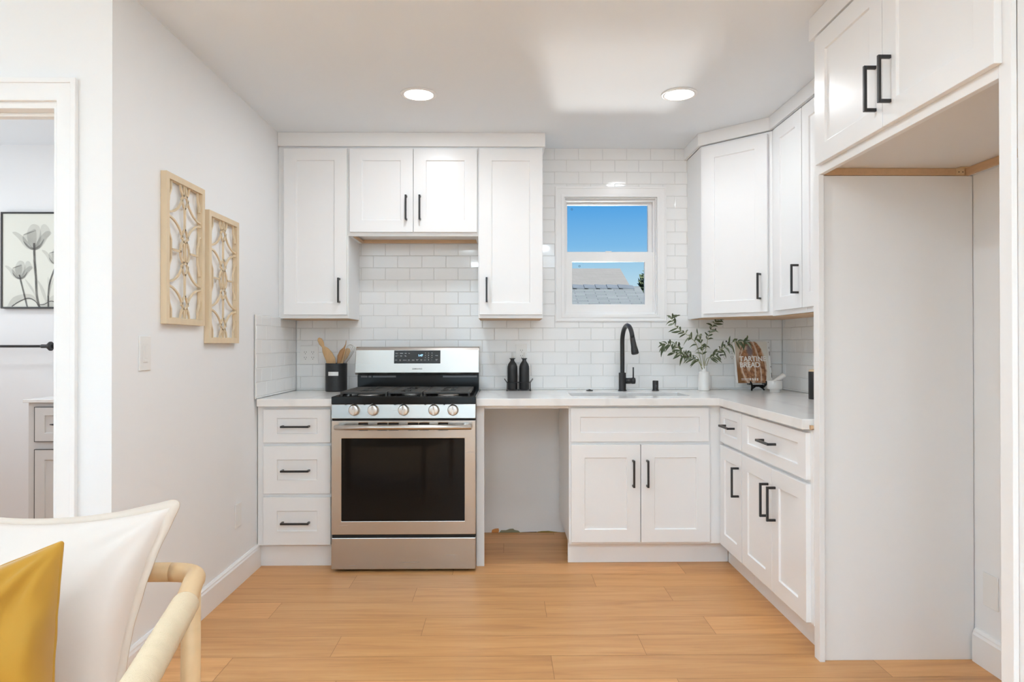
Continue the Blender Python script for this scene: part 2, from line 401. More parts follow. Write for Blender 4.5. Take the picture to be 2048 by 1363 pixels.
# doorway casing and jamb
bm = nb(); cw = .064
cells(bm, [DX0 - cw, DX0, DX1, DX1 + cw], [0, DZ1 + .004, DZ1 + cw + .015], lambda u, v: not (DX0 < u < DX1 and v < DZ1 + .004), YD - .016, YD, mXZ)
cells(bm, [DX0 - cw - .002, DX0 - cw + .016, DX1 + cw - .016, DX1 + cw + .002], [0, DZ1 + cw - .001, DZ1 + cw + .017], lambda u, v: not (DX0 - cw + .016 < u < DX1 + cw - .016 and v < DZ1 + cw), YD - .022, YD - .0165, mXZ)
struct(obj('trim_1', bm, M_trim, bevel=.002))
bm = nb()
cells(bm, [DX0 - .001, DX0 + .018, DX1 - .018, DX1 + .001], [0, DZ1 - .018, DZ1 + .001], lambda u, v: not (DX0 + .018 < u < DX1 - .018 and v < DZ1 - .018), YD - .001, YD + .112, mXZ)
cells(bm, [DX0 + .018, DX0 + .03, DX1 - .024, DX1 - .018], [0, DZ1 - .03, DZ1 - .018], lambda u, v: not (DX0 + .03 < u < DX1 - .024 and v < DZ1 - .03), YD + .045, YD + .08, mXZ)
struct(obj('trim_2', bm, M_trim, bevel=.0015))

# ------------------------------------------------------------------ tiles
TP, TR, ZT = .1541, .0767, 1.84 + 8 * .0767
def subrects(r, holes):
    out = [r]
    for h in holes:
        new = []
        for (a, b, c, d) in out:
            if b <= h[0] or a >= h[1] or d <= h[2] or c >= h[3]: new.append((a, b, c, d)); continue
            if a < h[0]: new.append((a, h[0], c, d))
            if b > h[1]: new.append((h[1], b, c, d))
            a2, b2 = max(a, h[0]), min(b, h[1])
            if c < h[2]: new.append((a2, b2, c, h[2]))
            if d > h[3]: new.append((a2, b2, h[3], d))
        out = new
    return [q for q in out if q[1] - q[0] > .008 and q[3] - q[2] > .008]
def tiles(name, label, u0, u1, z0, z1, phase, mp, holes=(), dirn=-1):
    """mp(u,z,w): w=0 tile face, w>0 into the wall"""
    bm = nb(); g = .0011; e = .0022
    row = 0; zt = ZT
    while zt > z0 + .001:
        za, zb = max(zt - TR, z0), min(zt, z1)
        if zb > za + .004:
            off = phase + (TP / 2 if row % 2 else 0)
            k = math.floor((u0 - off) / TP)
            while off + k * TP < u1:
                a, b = max(off + k * TP, u0), min(off + (k + 1) * TP, u1)
                if b - a > .004:
                    for (ra, rb, rc, rd) in subrects((a, b, za, zb), holes):
                        tx, tz, th = random.gauss(0, .0022), random.gauss(0, .0022), random.gauss(0, .00015)
                        cx, cz = (ra + rb) / 2, (rc + rd) / 2
                        fl = lambda u, z, base: mp(u, z, base + th + (u - cx) * tx + (z - cz) * tz)
                        o = [(ra + g, rc + g), (rb - g, rc + g), (rb - g, rd - g), (ra + g, rd - g)]
                        i = [(ra + g + e, rc + g + e), (rb - g - e, rc + g + e), (rb - g - e, rd - g - e), (ra + g + e, rd - g - e)]
                        V0 = [bm.verts.new(mp(u, z, .006)) for u, z in o]
                        V1 = [bm.verts.new(fl(u, z, .0016)) for u, z in o]
                        V2 = [bm.verts.new(fl(u, z, 0)) for u, z in i]
                        bm.faces.new(V2)
                        for q in range(4):
                            bm.faces.new((V0[q], V0[(q + 1) % 4], V1[(q + 1) % 4], V1[q])); bm.faces.new((V1[q], V1[(q + 1) % 4], V2[(q + 1) % 4], V2[q]))
                k += 1
        zt -= TR; row += 1
    nf = len(bm.faces)
    # grout bed
    us = sorted({u0, u1, *[x for h in holes for x in h[:2] if u0 < x < u1]}); zs = sorted({z0, z1, *[x for h in holes for x in h[2:] if z0 < x < z1]})
    bm.faces.ensure_lookup_table()
    old = set(bm.faces)
    b2 = nb()
    cells(b2, us, zs, lambda u, v: not any(h[0] < u < h[1] and h[2] < v < h[3] for h in holes), .0018, .0075, mp)
    me = bpy.data.meshes.new('tmp'); b2.to_mesh(me); b2.free(); bm.from_mesh(me); bpy.data.meshes.remove(me)
    for f in bm.faces:
        if f not in old: f.material_index = 1
    bmesh.ops.recalc_face_normals(bm, faces=bm.faces)
    return tag(obj(name, bm, [M_tile, M_grout]), label, 'tile backsplash')
CTZ = .909
tiles('tile_backsplash', 'glossy white subway tile covering the back wall around the window', XL + .012, XR - .001, CTZ, CEIL, -.7544, lambda u, z, w: (u, YW + w, z), [(WOX0, WOX1, WOZ0, WOZ1)])
tiles('tile_backsplash', 'short white subway tile return on the left wall above drawers', 3.65, YW - .001, CTZ, 1.36, YW - 10 * TP, lambda u, z, w: (XL + .0115 - w, u, z))
tiles('tile_backsplash', 'shaded white subway tile on the right wall under cabinets', 2.62, YW - .001, CTZ, 1.40, YW - 20 * TP - .05, lambda u, z, w: (XR - .002 + w, u, z))

# ------------------------------------------------------------------ window
ww = bpy.data.objects.new('window_1', None); COL.objects.link(ww); ww.location = ((WOX0 + WOX1) / 2, YW, WOZ0); struct(ww); ww['label'] = 'white double hung window over the sink'
def wp(name, bm, m, bevel=.0015):
    bmesh.ops.translate(bm, verts=bm.verts, vec=-Vector(ww.location)); return obj(name, bm, m, ww, bevel)
bm = nb(); cx0, cz1 = onY(1109.8, 372.5, YW - .004); cx1, cz0 = onY(1333.4, 643.2, YW - .004)
cells(bm, [cx0, WOX0, WOX1, cx1], [cz0, WOZ0, WOZ1, cz1], lambda u, v: not (WOX0 < u < WOX1 and WOZ0 < v < WOZ1), YW - .006, YW + .004, mXZ)
rframe(bm, cx0 + .004, cx1 - .004, cz0 + .004, cz1 - .004, (.010,) * 4, YW - .011, YW - .0061, mXZ)
rframe(bm, WOX0 - .018, WOX1 + .018, WOZ0 - .018, WOZ1 + .018, (.018,) * 4, YW - .010, YW - .0061, mXZ)
wp('casing', bm, M_trim)
FY = YW + .034
bm = nb(); rframe(bm, WOX0, WOX1, WOZ0, WOZ1, .007, YW + .004, YW + .138, mXZ)
rframe(bm, WOX0 + .007, WOX1 - .007, WOZ0 + .007, WOZ1 - .007, (.010, .010, .012, .014), FY, YW + .13, mXZ); wp('jamb', bm, M_trim)
ux0, uz1 = onY(1134, 410, YW + .085); ux1, uz0 = onY(1295.3, 503.8, YW + .085)
lx0, lz1 = onY(1144, 523.4, YW + .052); lx1, lz0 = onY(1288.8, 608.4, YW + .052)
bm = nb(); o0, o1 = WOX0 + .017, WOX1 - .017
cells(bm, [o0, ux0, ux1, o1], [uz0 - .03, uz0, uz1, WOZ1 - .021], lambda u, v: not (ux0 < u < ux1 and uz0 < v < uz1), YW + .072, YW + .105, mXZ)
us_ = wp('upper_sash', bm, M_trim)
bm = nb(); cells(bm, [o0, lx0, lx1, o1], [WOZ0 + .019, lz0, lz1, uz0 - .006], lambda u, v: not (lx0 < u < lx1 and lz0 < v < lz1), YW + .040, YW + .068, mXZ)
box(bm, (lx0 + lx1) / 2 - .02, (lx0 + lx1) / 2 + .02, YW + .034, YW + .052, uz0 - .006, uz0 - .001)
ls_ = wp('lower_sash', bm, M_trim)
bm = nb(); box(bm, ux0 - .003, ux1 + .003, YW + .086, YW + .089, uz0 - .003, uz1 + .003); wp('glass_pane', bm, M_glass, 0)
bm = nb(); box(bm, lx0 - .003, lx1 + .003, YW + .053, YW + .056, lz0 - .003, lz1 + .003); wp('glass_pane', bm, M_glass, 0)
M_mark = mat('grey_mark', (.05, .08, .12), .6, var=.05)
for (px, py, Y) in ((1143.5, 418.5, YW + .085), (1159, 532, YW + .052)):
    x, z = onY(px, py, Y); bm = nb()
    tube(bm, [(x + .0055 * math.cos(a * PI / 8), Y, z + .0055 * math.sin(a * PI / 8)) for a in range(17)], .0011, 6); wp('glass_mark', bm, M_mark, 0)

# ------------------------------------------------------------------ handles and cabinets
def handle(parent, cx, cz, ori='v', L=.145, y0=-.02, so=.030, t=.0095):
    bm = nb(); w = .0105
    if ori == 'v':
        box(bm, cx - w / 2, cx + w / 2, y0 - so - t, y0 - so, cz - L / 2, cz + L / 2)
        for s in (-1, 1): box(bm, cx - w / 2, cx + w / 2, y0 - so, y0, cz + s * (L / 2 - .0052) - .0052, cz + s * (L / 2 - .0052) + .0052)
    else:
        box(bm, cx - L / 2, cx + L / 2, y0 - so - t, y0 - so, cz - w / 2, cz + w / 2)
        for s in (-1, 1): box(bm, cx + s * (L / 2 - .0052) - .0052, cx + s * (L / 2 - .0052) + .0052, y0 - so, y0, cz - w / 2, cz + w / 2)
    return obj('handle', bm, M_blackm, parent, bevel=.0012)
def shaker(name, parent, x0, x1, z0, z1, s=.073, t=.070, d=.020, m=None, hd=None, label=None):
    bm = nb(); e = .0025; dp = .008
    def ring(a, b, c, dd, y): return [bm.verts.new(p) for p in ((a, y, c), (b, y, c), (b, y, dd), (a, y, dd))]
    B = ring(x0, x1, z0, z1, 0); A = ring(x0, x1, z0, z1, -d); dp = min(dp, d * .55); I = ring(x0 + s, x1 - s, z0 + t, z1 - t, -d); J = ring(x0 + s + e, x1 - s - e, z0 + t + e, z1 - t - e, -d + dp)
    bm.faces.new(B); bm.faces.new(J)
    for P, Q in ((B, A), (A, I), (I, J)):
        for q in range(4): bm.faces.new((P[q], P[(q + 1) % 4], Q[(q + 1) % 4], Q[q]))
    bmesh.ops.recalc_face_normals(bm, faces=bm.faces)
    o = obj(name, bm, m or M_cab, parent, bevel=.0014)
    if hd: handle(o, *hd)
    if label: o['label'] = label
    return o
def carcass(root, w, d, z0, z1, wood_bottom=True, recess=0, toe=0, toe_in=.05, open_top=False, toe_x=(0, 0)):
    bm = nb(); t = .018
    box(bm, 0, t, .02, d, z0, z1); box(bm, w - t, w, .02, d, z0, z1)
    box(bm, t, w - t, d - .006, d, z0 + recess, z1)
    if not open_top: box(bm, t, w - t, .02, d - .006, z1 - t, z1)
    box(bm, t, w - t, .02, d - .006, z0 + recess, z0 + recess + .012)
    obj('cabinet_box', bm, M_cab, root, bevel=.001)
    bm = nb(); box(bm, 0, w, 0, .0198, z0, z1); obj('face_frame', bm, M_cab, root, bevel=.0012)
    if toe:
        bm = nb(); box(bm, -toe_x[0], w + toe_x[1], toe_in, toe_in + .016, 0, z0 - .0005); obj('toe_kick', bm, M_cab, root, bevel=.001)

GW = 'white shaker wall cabinets'; GB = 'white shaker base cabinets'
YU = 4.048; UZ0, UZ1 = 1.354, 2.375
UD = YW - .002 - YU
# left bank of wall cabinets
xa, xb, xc, xd, xe = XL + .001, -1.305, -.920, -.152, .231
def upper(label, x0, x1, z0, doors, recess=0, wood='flush'):
    root = thing('wall_cabinet', label, 'cabinet', (x0, YU, z0), 0, GW); w = x1 - x0
    carcass(root, w, UD, 0, UZ1 - z0, recess=recess)
    if wood == 'flush':
        bm = nb(); box(bm, .003, w - .003, .012, UD - .002, -.003, -.0004); obj('bottom_panel', bm, M_raw, root)['label'] = 'raw wood underside'
    else:
        bm = nb(); box(bm, .019, w - .019, UD - .022, UD - .008, .0, .0215); box(bm, .019, .034, .03, UD - .024, 0, .012); obj('hanging_rail', bm, M_raw, root)['label'] = 'raw wood rail along the back underside'
    for (a, b, c, dd, hx, hz) in doors:
        shaker('door', root, a - x0, b - x0, c - z0, dd - z0, hd=(hx - x0, hz - z0, 'v'))
    return root
DZ0, DZT = 1.375, 2.355
upper('tall narrow white wall cabinet beside the left wall above the utensil crock', xa + .018, xc, UZ0, [(XY(567.4, 4.028), XY(693.3, 4.028), DZ0, DZT, -.968, 1.517)])
upper('short two-door white wall cabinet above the gas range', xc, xd, 1.841, [(XY(699.1, 4.028), XY(826, 4.028), 1.862, DZT, -.5745, 2.003), (XY(827.3, 4.028), XY(954.1, 4.028), 1.862, DZT, -.494, 2.003)], recess=.022, wood='rail')
upper('tall narrow white wall cabinet immediately left of the window', xd, xe, UZ0, [(XY(958.7, 4.028), XY(1084.9, 4.028), DZ0, DZT, -.1015, 1.52)])
bm = nb(); box(bm, XL + .001, xa + .0175, YU + .001, YU + .019, UZ0, UZ1); struct(obj('trim_3', bm, M_cab))
# crown fascia, left bank
bm = nb(); box(bm, XL + .0005, xe + .014, 4.028, 4.047, 2.368, CEIL - .0005); box(bm, xe + .0005, xe + .014, 4.0475, YW - .001, 2.368, CEIL - .0005)
struct(obj('trim_4', bm, M_cab, bevel=.0015))
# corner + right bank
CA = Vector((XR - .610, YU, 0)); CB = Vector((XR - .305, YW - .610, 0))
def corner_upper():
    root = thing('corner_wall_cabinet', 'tall angled corner wall cabinet right of the window above the olive branches', 'cabinet', (CA.x, CA.y, UZ0), 0, None)
    H = UZ1 - UZ0; W_ = XR - .004; Yb = YW - .003
    poly = [(CA.x, CA.y), (CB.x, CB.y), (W_, CB.y), (W_, Yb), (CA.x, Yb)]
    bm = nb(); lo = [bm.verts.new((x - CA.x, y - CA.y, .003)) for x, y in poly]; hi = [bm.verts.new((x - CA.x, y - CA.y, H)) for x, y in poly]
    bm.faces.new(lo); bm.faces.new(hi)
    for i in range(5): bm.faces.new((lo[i], lo[(i + 1) % 5], hi[(i + 1) % 5], hi[i]))
    bmesh.ops.recalc_face_normals(bm, faces=bm.faces); obj('cabinet_box', bm, M_cab, root, bevel=.001)
    bm = nb(); poly2 = [(CA.x + .02, CA.y + .003), (CB.x, CB.y + .013), (W_ - .01, CB.y + .013), (W_ - .01, Yb - .01), (CA.x + .02, Yb - .01)]
    lo = [bm.verts.new((x - CA.x, y - CA.y, 0)) for x, y in poly2]; hi = [bm.verts.new((x - CA.x, y - CA.y, .0028)) for x, y in poly2]
    bm.faces.new(lo); bm.faces.new(hi)
    for i in range(5): bm.faces.new((lo[i], lo[(i + 1) % 5], hi[(i + 1) % 5], hi[i]))
    bmesh.ops.recalc_face_normals(bm, faces=bm.faces); obj('bottom_panel', bm, M_raw, root)['label'] = 'raw wood underside'
    L = (CB - CA).length
    dr = bpy.data.objects.new('door', None)
    o = shaker('door', root, .020, L - .020, DZ0 - UZ0 + .003, DZT - UZ0 + .005, hd=(L - .020 - .040, 1.52 - UZ0, 'v')); o.rotation_euler = (0, 0, -PI / 4); bpy.data.objects.remove(dr)
corner_upper()
UXF = XR - .305
def upper_r(label, y0, y1, doors):
    root = thing('wall_cabinet', label, 'cabinet', (UXF, y0, UZ0), -PI / 2, GW); w = y0 - y1; d = XR - .004 - UXF
    carcass(root, w, d, 0, UZ1 - UZ0)
    bm = nb(); box(bm, .003, w - .003, .012, d - .004, -.003, -.0004); obj('bottom_panel', bm, M_raw, root)['label'] = 'raw wood underside'
    for (a, b, hy) in doors: shaker('door', root, y0 - a, y0 - b, DZ0 - UZ0 + .004, DZT - UZ0 + .006, hd=(y0 - hy, 1.523 - UZ0, 'v'))
upper_r('single-door white wall cabinet on the right wall next to the angled corner cabinet', CB.y - .003, 3.322, [(3.668, 3.330, 3.366)])
upper_r('white wall cabinet mostly hidden behind the fridge cabinet at the right', 3.321, 2.622, [(3.322, 2.985, 3.021), (2.982, 2.640, 2.948)])
# fascia of right bank
def fascia(name, pts, t, z0, z1, inw):
    bm = nb(); n = len(pts); P = [Vector((*p, 0)) for p in pts]; out = []
    for i in range(n):
        ds = []
        if i > 0: ds.append((P[i] - P[i - 1]).normalized())
        if i < n - 1: ds.append((P[i + 1] - P[i]).normalized())
        ns = [Vector((-d.y, d.x, 0)) * inw for d in ds]; m = sum(ns, Vector()); m.normalize(); m /= max(.3, m.dot(ns[0])); out.append(P[i] + m * t)
    for i in range(n - 1):
        v = [bm.verts.new((q.x, q.y, z)) for z in (z0, z1) for q in (P[i], P[i + 1], out[i + 1], out[i])]
        for f in ((3, 2, 1, 0), (4, 5, 6, 7), (0, 1, 5, 4), (2, 3, 7, 6)) + (((3, 0, 4, 7),) if i == 0 else ()) + (((1, 2, 6, 5),) if i == n - 2 else ()): bm.faces.new([v[k] for k in f])
    bmesh.ops.remove_doubles(bm, verts=bm.verts, dist=1e-5); bmesh.ops.recalc_face_normals(bm, faces=bm.faces)
    return struct(obj(name, bm, M_cab, bevel=.0012))
fascia('trim_5', [(CA.x - .001, YW - .001), (CA.x - .001, CA.y), (CB.x - .001, CB.y), (CB.x - .001, 2.622)], .0195, 2.377, CEIL - .0005, -1)

# base cabinets ------------------------------------------------
YF = 3.70; BZ0, BZ1 = .117, .868
def base(label, x0, x1, loc, rz, depth, fronts, name='base_cabinet', toe_in=.05, open_top=False, toe_x=(0, 0)):
    root = thing(name, label, 'cabinet', loc, rz, GB if name == 'base_cabinet' else None)
    carcass(root, x1 - x0, depth, BZ0, BZ1, toe=1, toe_in=toe_in, open_top=open_top, toe_x=toe_x)
    for f in fronts: shaker(*f[:1], root, *f[1:5], **f[5])
    return root
# drawers left of range
x0, x1 = XL + .004, -.916
fx0, fx1 = XY(526.6, 3.68) - x0, XY(661.4, 3.68) - x0; mid = (fx0 + fx1) / 2
base('white three-drawer base cabinet between the left wall and the range', x0, x1, (x0, YF, 0), 0, YW - .003 - YF, [
    ('drawer', fx0, fx1, .6735, .8515, dict(t=.047, hd=(mid - .004, .7615, 'h', .150))),
    ('drawer', fx0, fx1, .3995, .6545, dict(t=.073, hd=(mid - .004, .5250, 'h', .150))),
    ('drawer', fx0, fx1, .1250, .3800, dict(t=.073, hd=(mid - .004, .2460, 'h', .150)))], toe_in=.024)
# niche: end panel, top rail
nx0, nx1 = XY(952.4, YF), XY(968.2, YF)
bm = nb(); box(bm, nx0, nx1, YF, YF + .02, 0, BZ1); box(bm, nx0 + .002, nx0 + .020, YF + .02, YW - .002, 0, BZ1); tag(obj('end_panel', bm, M_cab, bevel=.001), 'narrow white upright panel just right of the range', 'panel')
sx0, sx1 = XY(1137.2, YF), XY(1441.5, YF)
bm = nb(); box(bm, nx1 + .001, sx0 - .001, YF, YF + .019, .852, BZ1); tag(obj('support_rail', bm, M_cab, bevel=.001), 'thin white rail under the counter across the empty dishwasher gap', 'rail')
XF = 1.190
# sink base
s0 = sx0; cx = lambda p: XY(p, 3.68) - s0
base('wide white sink base cabinet with false drawer front and two doors', s0, XF - .0005, (s0, YF, 0), 0, YW - .003 - YF, [
    ('false_front', cx(1141.4), cx(1417.8), .6735, .8555, dict(s=.051, t=.049)),
    ('door', cx(1142.0), cx(1280.2), .131, .6570, dict(hd=(XY(1268.0, 3.645) - s0, .504, 'v'))),
    ('door', cx(1281.8), cx(1419.0), .131, .6570, dict(hd=(XY(1296.3, 3.645) - s0, .504, 'v')))], toe_in=.058, open_top=True, toe_x=(0, .045))
# right run
XF = 1.190
yA, yB, yC = YF - .001, 3.352, 2.613
bw = XR - .004 - XF
base('narrow white base cabinet in the inside corner with one small drawer', 0, yA - yB, (XF, yA, 0), -PI / 2, bw, [
    ('drawer', .012, yA - 3.357, .6720, .8555, dict(s=.060, t=.049, hd=((yA - 3.357 + .012) / 2 + .0, .770, 'h', .145))),
    ('door', .012, yA - 3.357, .120, .6560, dict(s=.068, hd=(yA - 3.357 - .038, .510, 'v', .150)))], toe_in=.046, toe_x=(.0575, 0))
ym = 2.976
base('white two-door base cabinet with one wide drawer beside the tall panel', 0, yB - .001 - yC, (XF, yB - .001, 0), -PI / 2, bw, [
    ('drawer', .004, yB - 2.588 - .05, .6720, .8555, dict(s=.073, t=.049, hd=((yB - 2.64) / 2, .768, 'h', .145))),
    ('door', .004, yB - ym - .0015, .120, .6560, dict(hd=(yB - ym - .040, .510, 'v', .150))),
    ('door', yB - ym + .0015, yB - 2.638, .120, .6560, dict(hd=(yB - ym + .040, .510, 'v', .150)))], toe_in=.046)

# countertops --------------------------------------------------
bm = nb(); box(bm, XL + .0125, -.914, 3.655, YW - .0005, .869, CTZ); tag(obj('countertop', bm, M_quartz, bevel=.0025), 'short white quartz countertop left of the range', 'countertop')
SX0, SX1, SY0, SY1 = .382, 1.050, 3.830, 4.120
CXF = 1.152
root = thing('countertop', 'L-shaped white quartz countertop holding the sink and faucet', 'countertop', (0, YW, CTZ))
bm = nb(); xs = [-.149, SX0, SX1, CXF, XR - .0035]; ys = [2.628, 3.655, SY0, SY1, YW - .0005]
cells(bm, xs, ys, lambda u, v: not (SX0 < u < SX1 and SY0 < v < SY1) and not (u < CXF and v < 3.655), .869, CTZ, mXY)
bmesh.ops.translate(bm, verts=bm.verts, vec=(0, -YW, -CTZ)); obj('slab', bm, M_quartz, root, bevel=.0025)
bm = nb(); box(bm, 1.183, 1.193, 2.6275, 2.6279, .868, .882); box(bm, 1.1805, 1.1915, 2.614, 2.627, .872, .886); bmesh.ops.translate(bm, verts=bm.verts, vec=(0, -YW, -CTZ)); obj('wood_block', bm, M_raw, root)['label'] = 'small raw wood block at the counter end'
# sink bowl
bm = nb(); zt = .8685; zb = .68; o_ = .006
def ringq(a, b, c, d, z): return [bm.verts.new(p) for p in ((a, c, z), (b, c, z), (b, d, z), (a, d, z))]
Rg = [ringq(SX0 - .012, SX1 + .012, SY0 - .012, SY1 + .012, zt - .003), ringq(SX0 - .012, SX1 + .012, SY0 - .012, SY1 + .012, zt), ringq(SX0 - .001, SX1 + .001, SY0 - .001, SY1 + .001, zt), ringq(SX0 + .004, SX1 - .004, SY0 + .004, SY1 - .004, zb), ]
for A_, B_ in zip(Rg, Rg[1:]):
    for q in range(4): bm.faces.new((A_[q], A_[(q + 1) % 4], B_[(q + 1) % 4], B_[q]))
bm.faces.new(Rg[-1]); bmesh.ops.recalc_face_normals(bm, faces=bm.faces)
sk = thing('kitchen_sink', 'undermount stainless sink bowl set in the white quartz countertop', 'sink', (.716, 3.98, zb))
bmesh.ops.translate(bm, verts=bm.verts, vec=(-.716, -3.98, -zb)); obj('basin', bm, M_sinkm, sk, bevel=.008, seg=3)
bm = nb(); lathe(bm, [(.045, .0005), (.045, .003), (.036, .004), (.030, .002)], (0, 0.02, 0)); obj('drain', bm, M_alu, sk)

# fridge surround ---------------------------------------------
FYa = 2.581
bm = nb(); box(bm, 1.212, XR + .003, FYa, FYa + .018, 0, 1.8405); box(bm, XF + .001, 1.2115, 2.567, 2.612, 0, 1.8405)
tag(obj('tall_panel', bm, M_cab, bevel=.0012), 'tall white end panel closing the far side of the empty fridge recess', 'panel')
bm = nb(); box(bm, 1.197, 1.2108, 1.593, 1.634, 0, 2.362); tag(obj('filler_stile', bm, M_cab, bevel=.0012), 'tall narrow white stile at the near side of the fridge recess', 'panel')
fr = thing('fridge_cabinet', 'deep two-door white cabinet bridging over the empty fridge recess', 'cabinet', (1.197, 2.612, 1.842), -PI / 2)
fw = 2.612 - 1.6345; fd = XR - .002 - 1.197; fh = 2.375 - 1.842
bm = nb(); t = .018
box(bm, 0, t, .02, fd, 0, fh); box(bm, fw - t, fw, .02, fd, 0, fh); box(bm, t, fw - t, fd - .006, fd, 0, fh); box(bm, t, fw - t, .02, fd - .007, fh - t, fh)
obj('cabinet_box', bm, M_cab, fr, bevel=.001)
bm = nb(); box(bm, t + .0005, fw - t - .0005, .0205, fd - .0065, .027, .040); obj('bottom_panel', bm, M_cabin, fr)
bm = nb(); box(bm, 0, fw, 0, .0198, 0, fh); obj('face_frame', bm, M_cab, fr, bevel=.0012)
bm = nb(); box(bm, t + .0005, .034, .0205, fd - .025, 0.0, .0265); box(bm, t + .0005, fw - t - .001, fd - .024, fd - .0065, 0.0, .0265); obj('edge_rail', bm, M_raw, fr, bevel=.0008)['label'] = 'raw wood rail around the underside'
bm = nb(); box(bm, .0345, .036, fd - .060, fd - .026, .002, .025); box(bm, .036, .060, fd - .060, fd - .026, .0245, .0262); obj('bracket', bm, M_wax, fr, bevel=.0005)
bm = nb()
for q in (-.050, -.035): lathe(bm, [(.0022, 0), (.0022, .0006)], mtx=Matrix.Translation((.0361, fd + q, .012)) @ Matrix.Rotation(PI / 2, 4, 'Y'), n=10)
obj('screw', bm, M_slot, fr)
yS = 2.106
y_l, _ = onX(1631.0, 331, 1.177); y_r, _ = onX(1988, 138, 1.177)
hz = 2.006 - 1.842
shaker('door', fr, 2.612 - y_l, 2.612 - yS - .0015, .031, 2.355 - 1.842, hd=(2.612 - 2.142, hz, 'v'))
shaker('door', fr, 2.612 - yS + .0015, 2.612 - y_r, .031, 2.355 - 1.842, hd=(2.612 - 2.060, hz, 'v'))
bm = nb(); box(bm, 1.176, 1.1965, 1.60, 2.613, 2.3635, CEIL - .0005); struct(obj('trim_6', bm, M_cab, bevel=.0012))
for nm in []: pass

# ------------------------------------------------------------------ gas range
def gas_range():
    X0, X1 = -.9112, -.1500; Yf = 3.61; W_ = X1 - X0
    root = thing('gas_range', 'stainless steel gas range with black cooktop and oven window', 'stove', (X0, Yf, 0))
    P = lambda b: (bmesh.ops.translate(b, verts=b.verts, vec=(-X0, -Yf, 0)), b)[1]
    bm = nb(); box(bm, X0 + .004, X1 - .004, Yf + .045, 4.20, .03, .905); obj('body', P(bm), M_enamel, root)
    bm = nb()
    bm.free()
    for x in (X0 + .04, X1 - .04):
        for y in (Yf + .06, 4.15): bm = nb(); lathe(bm, [(.016, 0), (.016, .01), (.008, .012), (.008, .03)], (x, y, 0), 12); obj('levelling_foot', P(bm), M_black, root)
    # storage drawer
    bm = nb(); box(bm, X0, X1, Yf, Yf + .04, .014, .181); obj('drawer', P(bm), M_steel, root, bevel=.004)
    # oven door with window hole and vent slots
    wx0, wz1 = onY(682.8, 876.6, Yf); wx1, wz0 = onY(929, 1041, Yf)
    slots = [(717, 736), (754.8, 774.2), (777.4, 797), (816, 836), (838.4, 858), (876.7, 895.7)]
    sx = [(XY(a, Yf), XY(b, Yf)) for a, b in slots]; sz0, sz1 = .7475, .7860
    xs = sorted([X0, X1, wx0, wx1] + [q for s in sx for q in s]); zs = [.1975, wz0, wz1, sz0, sz1, .7985]
    bm = nb(); cells(bm, xs, zs, lambda u, v: not (wx0 < u < wx1 and wz0 < v < wz1) and not (sz0 < v < sz1 and any(a < u < b for a, b in sx)), Yf, Yf + .04, mXZ)
    door = obj('oven_door', P(bm), M_steel, root, bevel=.003)
    bm = nb(); box(bm, wx0 - .001, wx1 + .001, Yf + .004, Yf + .012, wz0 - .001, wz1 + .001); obj('glass', P(bm), M_glass_black, door)
    bm = nb(); box(bm, X0 + .05, X1 - .05, Yf + .026, Yf + .030, sz0 - .004, sz1 + .004); obj('vent_backing', P(bm), M_slot, door)
    hx0, hx1 = XY(668.6, 3.56), XY(943, 3.56); hz = .7685
    bm = nb(); tube(bm, [(hx0, 3.557, hz), (hx0 + .004, 3.557, hz), (hx1 - .004, 3.557, hz), (hx1, 3.557, hz)], [.0115, .0138, .0138, .0115], 24)
    for x in (hx0 + .03, hx1 - .03): box(bm, x - .012, x + .012, 3.562, Yf + .001, hz - .011, hz + .011)
    obj('handle', P(bm), M_steel, door)
    # control panel
    bm = nb(); v = [bm.verts.new(p) for p in ((X0, Yf - .002, .809), (X1, Yf - .002, .809), (X1, Yf + .006, .8835), (X0, Yf + .006, .8835), (X0, Yf + .05, .809), (X1, Yf + .05, .809), (X1, Yf + .05, .8835), (X0, Yf + .05, .8835))]
    for f in ((0, 1, 2, 3), (5, 4, 7, 6), (3, 2, 6, 7), (1, 0, 4, 5), (0, 3, 7, 4), (2, 1, 5, 6)): bm.faces.new([v[i] for i in f])
    cp = obj('control_panel', P(bm), M_steel, root, bevel=.002)
    bm = nb(); box(bm, X0 + .002, X1 - .002, Yf + .012, Yf + .044, .7990, .8085); obj('gap_strip', P(bm), M_bed, root)
    bm = nb(); box(bm, X0 + .002, X1 - .002, Yf + .012, Yf + .044, .1815, .1970); obj('gap_strip', P(bm), M_bed, root)
    for px in (707.8, 745.8, 806.7, 867.5, 905.6):
        x, z = onY(px, 819.7, Yf - .01); bm = nb()
        lathe(bm, [(.0295, .0), (.0295, .006), (.027, .011), (.0255, .026), (.024, .0285), (.012, .029)], mtx=Matrix.Rotation(PI / 2, 4, 'X'), n=32)
        box(bm, -.0055, .0055, -.036, -.027, -.023, .023)
        k = obj('knob', bm, M_knob, root, bevel=.001, loc=(x - X0, .002, z))
        bm = nb(); box(bm, -.0008, .0008, -.0367, -.0362, .004, .022); obj('pointer', bm, M_slot, k)
        for j, (dx, dz) in enumerate(((-.006, .037), (-.046, .033))): bm = nb(); box(bm, x - X0 + dx - .004, x - X0 + dx + .004, -.0034, .0050, z + dz - .006, z + dz - .003); obj('burner_marking', bm, M_slot, cp)
    # cooktop
    bm = nb(); box(bm, X0 - .001, X1 + .001, Yf + .006, Yf + .055, .884, .924); box(bm, X0 - .001, X1 + .001, Yf + .056, 4.145, .9055, .918)
    for s in (X0 - .001, X1 - .019): box(bm, s, s + .02, Yf + .056, 4.145, .9185, .924)
    ck = obj('cooktop', P(bm), M_enamel, root, bevel=.006, seg=3)
